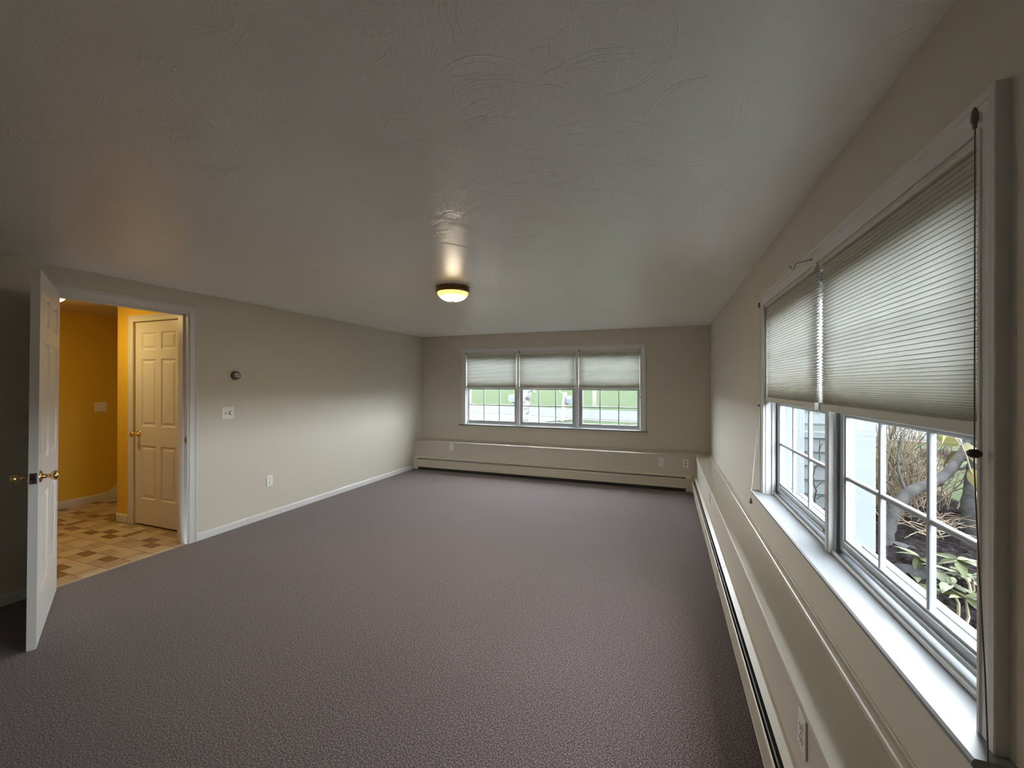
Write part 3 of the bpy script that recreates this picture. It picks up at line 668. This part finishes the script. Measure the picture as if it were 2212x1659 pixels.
# ------------------------------------------------------------------ lamps
def flush_lamp(label, c, R, e_bowl, cat='ceiling light'):
    t = thing('ceiling_lamp', label, cat, c)
    L = lambda r, hh, a: Vector((r*math.cos(a), r*math.sin(a), hh))
    b = B(); lathe(b, [(0, 0), (R*0.97, 0), (R*0.985, -0.006), (R*0.94, -0.014), (R*0.95, -0.020), (R, -0.034), (R*1.0, -0.040), (R*0.94, -0.046), (R*0.90, -0.046)], L, 48); obj('metal_pan', b, BRONZE, t, False, smooth=True)
    b = B(); prof = [(R*0.91, -0.044)] + [(R*0.91*math.cos(q), -0.044 - 0.072*math.sin(q)) for q in [PI/2*k/12 for k in range(1, 12)]] + [(0, -0.116)]
    lathe(b, prof, L, 48); obj('glass_bowl', b, e_bowl, t, False, smooth=True)
    b = B(); lathe(b, [(0, -0.114), (0.016, -0.115), (0.016, -0.121), (0.007, -0.126), (0.009, -0.132), (0.004, -0.139), (0, -0.141)], L, 18); obj('finial', b, BRASS, t, False, smooth=True)
    return t
def bowl_mat(name, col, s_mid, s_edge):
    """lit alabaster glass, brightest where the bulb sits behind it"""
    M = bpy.data.materials.new(name); M.use_nodes = True; nt = M.node_tree; p = nt.nodes['Principled BSDF']
    p.inputs['Base Color'].default_value = (0.75, 0.62, 0.40, 1); p.inputs['Roughness'].default_value = 0.25
    tc = nt.nodes.new('ShaderNodeTexCoord'); ln = nt.nodes.new('ShaderNodeVectorMath'); ln.operation = 'LENGTH'
    ml = nt.nodes.new('ShaderNodeVectorMath'); ml.operation = 'MULTIPLY'; ml.inputs[1].default_value = (1, 1, 0)
    mr = nt.nodes.new('ShaderNodeMapRange'); mr.interpolation_type = 'SMOOTHSTEP'; mr.inputs['From Min'].default_value = 0.060; mr.inputs['From Max'].default_value = 0.124
    mr.inputs['To Min'].default_value = math.log(s_mid); mr.inputs['To Max'].default_value = math.log(s_edge)
    ex = nt.nodes.new('ShaderNodeMath'); ex.operation = 'EXPONENT'; nt.links.new(mr.outputs[0], ex.inputs[0])
    mf = nt.nodes.new('ShaderNodeMapRange'); mf.inputs['From Min'].default_value = math.log(s_edge); mf.inputs['From Max'].default_value = math.log(s_mid)
    mc = nt.nodes.new('ShaderNodeMix'); mc.data_type = 'RGBA'; mc.inputs[6].default_value = (1.0, 0.62, 0.16, 1); mc.inputs[7].default_value = (*col, 1)
    nt.links.new(mr.outputs[0], mf.inputs['Value']); nt.links.new(mf.outputs[0], mc.inputs[0]); nt.links.new(mc.outputs[2], p.inputs['Emission Color'])
    n = nt.nodes.new('ShaderNodeTexNoise'); n.inputs['Scale'].default_value = 14; n.inputs['Detail'].default_value = 3
    m2 = nt.nodes.new('ShaderNodeMath'); m2.operation = 'MULTIPLY'; a2 = nt.nodes.new('ShaderNodeMapRange'); a2.inputs['To Min'].default_value = 0.75; a2.inputs['To Max'].default_value = 1.25
    nt.links.new(tc.outputs['Object'], ml.inputs[0]); nt.links.new(ml.outputs[0], ln.inputs[0]); nt.links.new(ln.outputs['Value'], mr.inputs['Value'])
    nt.links.new(tc.outputs['Object'], n.inputs['Vector']); nt.links.new(n.outputs['Fac'], a2.inputs['Value'])
    nt.links.new(ex.outputs[0], m2.inputs[0]); nt.links.new(a2.outputs[0], m2.inputs[1])
    nt.links.new(m2.outputs[0], p.inputs['Emission Strength'])
    return M
flush_lamp('lit flush ceiling lamp with bronze pan and alabaster bowl', (-1.672, 3.095, H), 0.142, bowl_mat('lit_alabaster_glass', (1.0, 0.85, 0.66), 260.0, 1.1))
flush_lamp('lit lamp on the hallway ceiling, mostly hidden by the door head', (-5.03, 1.965, H), 0.140, bowl_mat('lit_hall_glass', (1.0, 0.78, 0.36), 62.0, 22.0))

# ------------------------------------------------------------------ outside: house wing
SID = mat('grey_blue_clapboard', (0.047, 0.056, 0.059), 0.6, spec=0.2, noise=(3, (0.056, 0.066, 0.068), 0.4, 0.6))
wing = thing('house_wing', 'grey clapboard wing projecting beside the near window', 'house wing', (1.0, 3.62, GZ))
WX0, WX1, WY0, WY1 = XR + WD, 1.32, 3.62, 5.6
obj('wing_core', box(B(), WX0, WX1 - 0.02, WY0 + 0.02, WY1, GZ - 0.3, 2.6), SID, wing)
obj('corner_board', box(B(), WX1 - 0.09, WX1 + 0.005, WY0 - 0.022, WY0 + 0.07, GZ - 0.1, 2.6), OUTV, wing)
k = 0; z = GZ + 0.06
while z < 2.45:
    b = B(); extrude(b, [(0.018, 0.0), (-0.024, 0.0), (0.004, 0.112), (0.018, 0.112)], lambda p, a: Vector((a, WY0 + p[0], z + p[1])), WX0 + 0.001, WX1 - 0.09)
    obj('clapboard', b, SID, wing); z += 0.102
obj('foundation', box(B(), WX0, WX1 - 0.03, WY0 + 0.004, WY0 + 0.03, GZ - 0.3, GZ + 0.06), mat('grey_concrete', (0.05, 0.05, 0.05), 0.8), wing)

# ------------------------------------------------------------------ outside: ground
GRASS = mat('spring_lawn_grass', (0.0062, 0.0118, 0.0034), 0.9, spec=0.02, noise=(2.5, (0.0125, 0.0195, 0.0055), 0.35, 0.65), bump=(40, 0.6, 0.04))
MULCH = mat('dark_bark_mulch', (0.002, 0.0015, 0.0016), 0.95, spec=0.0, noise=(28, (0.011, 0.0095, 0.010), 0.35, 0.65), bump=(35, 1.0, 0.04))
ROAD = mat('pale_grey_asphalt', (0.0140, 0.0155, 0.0185), 0.85, spec=0.03, noise=(6, (0.017, 0.0185, 0.0215), 0.4, 0.6))
PALE = mat('pale_gravel_drive', (0.034, 0.034, 0.032), 0.9, spec=0.03, noise=(18, (0.025, 0.025, 0.023), 0.45, 0.65))
def ground_z(x, y):
    """the lawn beyond the road rises gently"""
    yy = y + 0.22 * x
    return GZ + max(0.0, (yy - 15.2)) * (0.020 + 0.012 * max(0, min(1, (-x) / 14)))
def patch(name, outline, zo, mt, label, cat, sub=0, parent=None, kindv='structure'):
    b = B(); f = b.faces.new([b.verts.new((x, y, GZ + zo)) for x, y in outline])
    r = bmesh.ops.extrude_face_region(b, geom=[f]); bmesh.ops.translate(b, verts=[v for v in r['geom'] if isinstance(v, bmesh.types.BMVert)], vec=(0, 0, -0.3))
    o = obj(name, b, mt); nm(o, label, cat, kind=kindv); return o
b = B(); n = 60
gx = [-46 + 112 * i / n for i in range(n + 1)]; gy = [YF + WD + 0.02 + 70 * (j / n) ** 1.6 for j in range(n + 1)]
V = [[b.verts.new((x, y, ground_z(x, y))) for y in gy] for x in gx]
for i in range(n):
    for j in range(n): b.faces.new((V[i][j], V[i+1][j], V[i+1][j+1], V[i][j+1]))
lawn = obj('lawn', b, GRASS); nm(lawn, 'green lawn around the house rising beyond the road', 'lawn', kind='structure')
patch('lawn_side', [(XR + WD + 0.01, -12), (60, -12), (60, YF + WD + 0.02), (XR + WD + 0.01, YF + WD + 0.02)], 0.0, GRASS, 'lawn strip beside the house beyond the planting bed', 'lawn')
ne = [(-30, 18.6), (-6.1, 12.35), (-0.64, 10.95), (4.1, 9.1), (9, 6.6), (22, -2)]
fe = [(28, 3), (11.5, 11.2), (6, 13.4), (-0.88, 15.05), (-8.1, 16.8), (-30, 22)]
patch('road', ne + fe, 0.02, ROAD, 'pale grey road crossing in front of the lawn', 'road')
patch('sidewalk', [(-0.64, 10.62), (4.1, 8.78), (9, 6.3), (22, -2.4), (22, -2.02), (9, 6.58), (4.1, 9.08), (-0.64, 10.93), (-6.1, 12.33), (-6.1, 11.9)], 0.012, PALE, 'pale gravel edge along the near side of the road', 'verge')
patch('driveway', [(-14, 6.6), (-3.2, 6.6), (-3.3, 9.3), (-2.35, 10.9), (-2.1, 11.3), (-6.1, 12.33), (-16, 15)], 0.016, PALE, 'pale driveway seen through the pane nearest the doorway wall', 'driveway')
# planting bed by the near window with uneven mulch surface
b = B(); nx, ny = 60, 70; V = []
for i in range(nx + 1):
    row = []
    for j in range(ny + 1):
        u = i / nx; v = j / ny; y = -0.6 + 5.6 * v
        xo = 2.9 + 0.5 * math.sin(v * 5) - 0.2 * v
        x = XR + WD + 0.012 + (xo - XR - WD) * u
        edge = min(1, (1 - u) * 8, v * 8, (1 - v) * 8)
        row.append(b.verts.new((x, y, GZ + 0.012 + edge * (0.05 + rnd.uniform(-0.014, 0.014) + 0.025 * math.sin(x * 5 + y * 3)))))
    V.append(row)
for i in range(nx):
    for j in range(ny): b.faces.new((V[i][j], V[i+1][j], V[i+1][j+1], V[i][j+1]))
bed = obj('mulch_bed', b, MULCH); nm(bed, 'dark bark mulch bed below the near window', 'planting bed', kind='stuff')
b = B(); V = []
for i in range(31):
    row = []
    for j in range(9):
        u = i / 30; v = j / 8
        p = Vector((3.2, 7.1)).lerp(Vector((9.0, 4.1)), u); q = Vector((3.6, 7.9)).lerp(Vector((9.6, 4.9)), u); r_ = p.lerp(q, v)
        row.append(b.verts.new((r_.x, r_.y, GZ + 0.01 + min(1, v*4, (1-v)*4, u*6, (1-u)*6) * (0.05 + rnd.uniform(0, 0.03)))))
    V.append(row)
for i in range(30):
    for j in range(8): b.faces.new((V[i][j], V[i+1][j], V[i+1][j+1], V[i][j+1]))
nm(obj('mulch_bed', b, MULCH), 'narrow dark mulch strip across the side lawn near the road', 'planting bed', kind='stuff')

# ------------------------------------------------------------------ outside: plants and things near the house
BARK = mat('grey_tree_bark', (0.013, 0.012, 0.012), 0.85, spec=0.05, bump=(45, 0.6, 0.01), noise=(12, (0.021, 0.020, 0.020), 0.4, 0.6))
def wobble(pts, n, amp):
    out = []
    P = [Vector(p) for p in pts]
    for i in range(len(P) - 1):
        p0 = P[max(i-1, 0)]; p1 = P[i]; p2 = P[i+1]; p3 = P[min(i+2, len(P)-1)]
        for k in range(n):
            t = k / n
            q = 0.5 * ((2*p1) + (-p0 + p2)*t + (2*p0 - 5*p1 + 4*p2 - p3)*t*t + (-p0 + 3*p1 - 3*p2 + p3)*t**3)
            out.append(q + Vector((rnd.gauss(0, amp), rnd.gauss(0, amp), rnd.gauss(0, amp))))
    out.append(P[-1]); return out
def radii(n, a, b_): return [a + (b_ - a) * i / (n - 1) for i in range(n)]
base = at(1905, 1215, 2.30); base.z = GZ - 0.02
tre = thing('leaning_tree', 'grey leaning tree limb rising from the mulch bed across the near window', 'tree', base)
pts = [base, at(1915, 1160, 2.36), at(1930, 1110, 2.42), at(1965, 1063, 2.48), at(2010, 1046, 2.52), at(2045, 1022, 2.56), at(2080, 975, 2.60), at(2105, 925, 2.64), at(2140, 800, 2.7), at(2190, 640, 2.75)]
pp = wobble(pts, 5, 0.003); b = B(); tube(b, pp, radii(len(pp), 0.036, 0.022), 12); obj('trunk', b, BARK, tre, smooth=True)
for (p0, p1, p2, r0) in (((2046, 1026, 2.56), (2075, 1012, 2.57), (2098, 997, 2.58), 0.012), ((2075, 985, 2.60), (2120, 960, 2.6), (2170, 900, 2.6), 0.02), ((1960, 1066, 2.48), (1940, 1000, 2.6), (1960, 900, 2.75), 0.010)):
    q = wobble([at(*p0), at(*p1), at(*p2)], 4, 0.004); b = B(); tube(b, q, radii(len(q), r0, r0 * 0.4), 7); obj('branch', b, BARK, tre, smooth=True)
base = at(2125, 1200, 2.35); base.z = GZ - 0.02
tr3 = thing('garden_tree', 'thick grey tree trunk at the near edge of the window view', 'tree', base)
q = wobble([base, at(2120, 1120, 2.42), at(2122, 1040, 2.5), at(2150, 900, 2.55), at(2150, 700, 2.6)], 5, 0.004); b = B(); tube(b, q, [0.10 if i == 0 else 0.075 * (1 - 0.5 * i / len(q)) + 0.02 for i in range(len(q))], 14); obj('trunk', b, BARK, tr3, smooth=True)

# dry cane shrub
CANE = mat('dry_tan_cane', (0.085, 0.066, 0.045), 0.8, spec=0.05, noise=(20, (0.05, 0.039, 0.030), 0.4, 0.6))
sc = at(1950, 1120, 2.95); sc.z = GZ
shr = thing('dry_shrub', 'tangle of dry tan canes behind the leaning tree', 'shrub', sc)
b = B()
for i in range(260):
    px = rnd.gauss(1948, 40); d0 = rnd.uniform(2.75, 3.7)
    p = at(px, 1100, d0); p.z = GZ + 0.03
    ang = rnd.uniform(0, 2*PI); lean = rnd.uniform(0.05, 0.75); L = rnd.uniform(0.3, 1.05)
    d = Vector((math.cos(ang) * lean, math.sin(ang) * lean, 1)).normalized()
    pts = [p]; q = p.copy()
    for s in range(5):
        d = (d + Vector((rnd.gauss(0, 0.16), rnd.gauss(0, 0.16), rnd.gauss(-0.05, 0.10)))).normalized(); q = q + d * L / 5
        if q.x < 0.85 or (q.x < 1.36 and q.y > 3.5): q.x = max(q.x, 0.9); q.y = min(q.y, 3.5)
        q.z = max(q.z, GZ + 0.07)
        pts.append(q.copy())
    tube(b, pts, radii(6, rnd.uniform(0.003, 0.006), 0.0018), 4)
    if rnd.random() < 0.55:
        s = pts[3]; e = s + Vector((rnd.gauss(0, 0.12), rnd.gauss(0, 0.12), rnd.uniform(0, 0.18))); tube(b, [s, (s + e) / 2 + Vector((0, 0, 0.01)), e], [0.002, 0.0016, 0.001], 4)
o = obj('canes', b, CANE, shr); o['kind'] = 'stuff'
b = B()
for i in range(34):
    s = at(rnd.uniform(1985, 2075), rnd.uniform(1120, 1150), rnd.uniform(2.35, 2.6)); s.z = GZ + 0.08 + rnd.uniform(0, 0.05)
    e = s + Vector((rnd.uniform(-0.28, 0.28), rnd.uniform(-0.2, 0.1), rnd.uniform(-0.0, 0.12))); tube(b, [s, (s+e)/2 + Vector((0, 0, 0.03)), e], [0.004, 0.003, 0.0015], 4)
o = obj('fallen_twigs', b, CANE, shr); o['kind'] = 'stuff'

# thin dark sapling in front of the clapboards
sb = at(1765, 1080, 2.75); sb.z = GZ
sap = thing('bare_sapling', 'thin bare sapling in front of the grey clapboards', 'shrub', sb)
q = wobble([sb, at(1762, 1060, 2.75), at(1757, 1030, 2.76), at(1768, 990, 2.77), at(1771, 950, 2.78)], 4, 0.004); b = B(); tube(b, q, radii(len(q), 0.006, 0.002), 6); obj('stem', b, BARK, sap, smooth=True)
for (a, c) in (((1761, 1055), (1782, 1040)), ((1760, 1048), (1738, 1040)), ((1757, 1075), (1742, 1070)), ((1764, 1078), (1782, 1072)), ((1769, 975), (1777, 958))):
    p, e = at(a[0], a[1], 2.76), at(c[0], c[1], 2.72); b = B(); tube(b, [p, (p+e)/2 + Vector((0, 0, 0.01)), e], [0.003, 0.0025, 0.0012], 5); obj('twig', b, BARK, sap)

# leaves
def leaf_mesh(name, L, W, mt, fold=0.25, droop=0.2):
    b = B(); n = 6; rows = []
    for i in range(n + 1):
        t = i / n; w = W * math.sin(PI * (0.06 + 0.94 * t) ** 0.85) * 0.5 if 0 < i < n else W * (0.10 if i == 0 else 0.02)
        z = -droop * L * t * t
        rows.append([b.verts.new((L*t, -w, z + fold*w)), b.verts.new((L*t, 0, z)), b.verts.new((L*t, w, z + fold*w))])
    for r0, r1 in zip(rows, rows[1:]):
        for k in range(2): b.faces.new((r0[k], r0[k+1], r1[k+1], r1[k]))
    r = bmesh.ops.solidify(b, geom=b.faces[:], thickness=0.0008)
    for f in b.faces: f.smooth = True
    me = bpy.data.meshes.new(name); b.to_mesh(me); b.free(); me.materials.append(mt); return me
def place_leaf(me, parent, p, az, el, roll=0, s=1):
    o = bpy.data.objects.new('leaf', me); COL.objects.link(o); o.parent = parent
    o.matrix_local = LOC[parent.name].inverted() @ (Matrix.Translation(p) @ Matrix.Rotation(az, 4, 'Z') @ Matrix.Rotation(-el, 4, 'Y') @ Matrix.Rotation(roll, 4, 'X') @ Matrix.Scale(s, 4))
    return o
RH = mat('rhododendron_leaf_green', (0.030, 0.038, 0.012), 0.5, spec=0.12, noise=(6, (0.052, 0.060, 0.022), 0.35, 0.65))
YL = mat('yellow_leaf', (0.12, 0.10, 0.035), 0.5, spec=0.2, noise=(30, (0.10, 0.09, 0.03), 0.4, 0.6))
STEM = mat('green_brown_stem', (0.12, 0.10, 0.06), 0.7)
lm = leaf_mesh('rhododendron_leaf', 0.105, 0.036, RH); ly = leaf_mesh('yellow_leaf', 0.075, 0.042, YL, 0.15, 0.1)
def rhodo(label, whorls, gb):
    r = thing('rhododendron', label, 'shrub', gb)
    for (c, nn) in whorls:
        b = B(); root = Vector((c.x + rnd.uniform(-0.04, 0.04), c.y + rnd.uniform(-0.04, 0.04), GZ + 0.02)); tube(b, [root, (root + c) / 2 + Vector((0.02, 0.01, 0)), c], [0.006, 0.005, 0.004], 6); obj('stem', b, STEM, r)
        a0 = rnd.uniform(0, 6)
        for k in range(nn):
            place_leaf(lm, r, c + Vector((0, 0, rnd.uniform(-0.008, 0.004))), a0 + 2*PI*k/nn + rnd.uniform(-0.25, 0.25), rnd.uniform(-0.35, 0.45), rnd.uniform(-0.3, 0.3), rnd.uniform(0.75, 1.15))
    return r
g1 = at(2070, 1330, 1.62); g1.z = GZ
rhodo('leafy green rhododendron low by the near window sill', [(at(2068, 1208, 1.75), 8), (at(2100, 1245, 1.75), 7), (at(2050, 1262, 1.62), 8), (at(2085, 1290, 1.55), 7), (at(2062, 1235, 1.85), 6)], g1)
g2 = at(1990, 1215, 2.05); g2.z = GZ
rhodo('small pale sprig of rhododendron in the mulch beside the tree base', [(at(1988, 1205, 2.0), 7), (at(1970, 1238, 1.95), 5)], g2)
g3 = at(1970, 1330, 1.6); g3.z = GZ
rhodo('low dim rhododendron sprig close under the sill', [(at(1965, 1262, 1.62), 7), (at(1985, 1290, 1.55), 6)], g3)
# yellow-leaved shoot hanging in front of the lawn
ys = at(2108, 1035, 1.5); ys.z = GZ
yb = thing('leafy_shoot', 'thin twig with a few yellow leaves near the dark cord bead', 'twig', at(2108, 1060, 1.6))
q = wobble([at(2125, 1250, 1.45), at(2108, 1070, 1.5), at(2095, 1015, 1.5), at(2078, 962, 1.5), at(2064, 930, 1.5), at(2055, 880, 1.5)], 4, 0.002)
q[0].z = GZ; b = B(); tube(b, q, radii(len(q), 0.0026, 0.0012), 6); obj('stem', b, STEM, yb, smooth=True)
for (px, py, az, el, s) in ((2070, 962, 2.6, 0.5, 1.0), (2066, 975, 3.4, -0.8, 0.95), (2094, 1012, 0.3, -1.1, 1.1), (2092, 985, 0.2, -0.2, 1.25), (2046, 940, 3.9, -0.5, 0.8), (1932, 905, 1.0, -1.2, 0.8), (2080, 972, 0.6, 0.1, 1.1)):
    place_leaf(ly, yb, at(px, py, 1.5), az, el, rnd.uniform(0.9, 1.7), s)
# rocks in the bed
ROCK = mat('grey_garden_rock', (0.010, 0.010, 0.011), 0.85, spec=0.05, noise=(9, (0.018, 0.018, 0.019), 0.4, 0.6), bump=(30, 0.7, 0.02))
for (px, py, d, s, lab) in ((1945, 1170, 2.25, 0.075, 'long grey rock lying behind the small sprig in the mulch'), (1990, 1235, 1.95, 0.085, 'broad dark rock half sunk in the mulch beside the sprig'), (1900, 1155, 2.35, 0.05, 'small pale rock at the foot of the leaning tree')):
    p = at(px, py, d); p.z = GZ + 0.05
    b = B(); bmesh.ops.create_icosphere(b, subdivisions=3, radius=s)
    for v in b.verts:
        f_ = 1 + 0.12 * math.sin(v.co.x * 30 + px) + 0.1 * math.sin(v.co.y * 41) + rnd.uniform(-0.03, 0.03); v.co = Vector((v.co.x * 1.4 * f_, v.co.y * f_, v.co.z * 0.6 * f_)) + p
    nm(obj('garden_rock', b, ROCK, smooth=True), lab, 'rock')

# ------------------------------------------------------------------ outside: seen through the triple window
BIRCH = mat('pale_birch_bark', (0.09, 0.088, 0.085), 0.8, spec=0.1, noise=(9, (0.03, 0.028, 0.028), 0.52, 0.62))
base = at(1132, 905, 10.6); base.z = GZ - 0.05
bt = thing('birch_tree', 'pale spotted tree trunk seen through the middle pane', 'tree', base)
q = wobble([base, at(1134, 890, 10.6), at(1138, 865, 10.6), at(1140, 840, 10.6), at(1146, 790, 10.6), at(1150, 700, 10.6)], 4, 0.01); b = B(); tube(b, q, radii(len(q), 0.11, 0.07), 12); obj('trunk', b, BIRCH, bt, smooth=True)
for (a, c) in (((1142, 846), (1158, 848)), ((1141, 836), (1168, 838)), ((1146, 800), (1215, 850)), ((1144, 820), (1100, 810))):
    p, e = at(*a, 10.5), at(*c, 10.0); b = B(); tube(b, [p, (p+e)/2 + Vector((0, 0, 0.06)), e], [0.025, 0.02, 0.008], 6); obj('branch', b, BIRCH, bt)
WPOST = mat('white_painted_post', (0.11, 0.115, 0.12), 0.6); MBOX = mat('blue_grey_mailbox_metal', (0.018, 0.027, 0.034), 0.45)
def mailbox(label, foot, top, boxc, bl, rz):
    t = thing('mailbox', label, 'mailbox', foot)
    b = B(); d = top - foot
    tube(b, [foot - d * 0.05, foot + d * 0.98, top], [0.05, 0.05, 0.035], 4); obj('post', b, WPOST, t)
    b = B(); e = boxc.copy(); e.z -= 0.10; s = foot + d * 0.62; tube(b, [s, e], 0.03, 4); obj('arm', b, WPOST, t)
    R = 0.07; prof = [(-R, -0.10), (R, -0.10)] + [(R * math.cos(q), 0.02 + R * math.sin(q)) for q in [PI * k / 8 for k in range(9)]]
    b = B(); mz = Matrix.Rotation(rz, 4, 'Z'); extrude(b, prof, lambda p, a: boxc + (mz @ Vector((p[0], a, p[1]))), -bl/2, bl/2); obj('mailbox_body', b, MBOX, t)
    b = B(); prof2 = [(x * 1.06, z * 1.06) for x, z in prof]; extrude(b, prof2, lambda p, a: boxc + (mz @ Vector((p[0], a, p[1]))), -bl/2 - 0.02, -bl/2 + 0.01); obj('mailbox_door', b, MBOX, t)
    return t
f1 = at(1214, 905, 10.8); f1.z = GZ
mailbox('white-posted mailbox leaning by the road, seen through the middle pane', f1, at(1221, 848, 10.8), at(1228, 863, 10.75), 0.30, 0.9)
f2 = at(1119, 900, 11.4); f2.z = GZ
mailbox('second mailbox partly hidden by the window frame of the first pane', f2, at(1118, 852, 11.4), at(1108, 860, 11.3), 0.20, 1.2)
POLE = mat('weathered_pole_wood', (0.20, 0.175, 0.17), 0.85)
pb = at(1284, 879, 16.6); pb.z = ground_z(pb.x, pb.y) - 0.05
up = thing('utility_pole', 'pale wooden pole at the lawn edge across the road', 'pole', pb)
q = [pb, pb + Vector((0, 0, 6.5))]; b = B(); tube(b, q, [0.075, 0.06], 12); obj('pole_shaft', b, POLE, up, smooth=True)
b = B(); c_ = pb + Vector((0, 0, 6.0)); box(b, c_.x - 0.8, c_.x + 0.8, c_.y - 0.11, c_.y - 0.03, c_.z - 0.05, c_.z + 0.05); obj('crossarm', b, POLE, up)
# brown hedge at the top of the lawn
BRUSH = mat('brown_winter_brush', (0.06, 0.046, 0.043), 0.9)
for i, (px, hh, lab) in enumerate(((1275, 1.3, 'brown bare brush on the lawn crest beside the pole'), (1330, 0.8, 'low bare brush on the lawn crest behind the last pane grille'), (1368, 1.2, 'pinkish bare brush on the lawn crest at the right of the end window'))):
    c_ = at(px, 845, 38.0); c_.z = ground_z(c_.x, c_.y) - 0.1
    t = thing('brush', lab, 'shrub', c_); b = B()
    for k in range(160):
        s = c_ + Vector((rnd.uniform(-0.6, 0.6), rnd.uniform(-0.5, 0.5), 0)); e = s + Vector((rnd.uniform(-0.1, 0.1), rnd.uniform(-0.2, 0.2), hh * rnd.uniform(0.5, 1.1))); tube(b, [s, (s+e)/2 + Vector((0.05, 0, 0)), e], [0.02, 0.016, 0.008], 3)
    o = obj('twigs', b, BRUSH, t); o['kind'] = 'stuff'
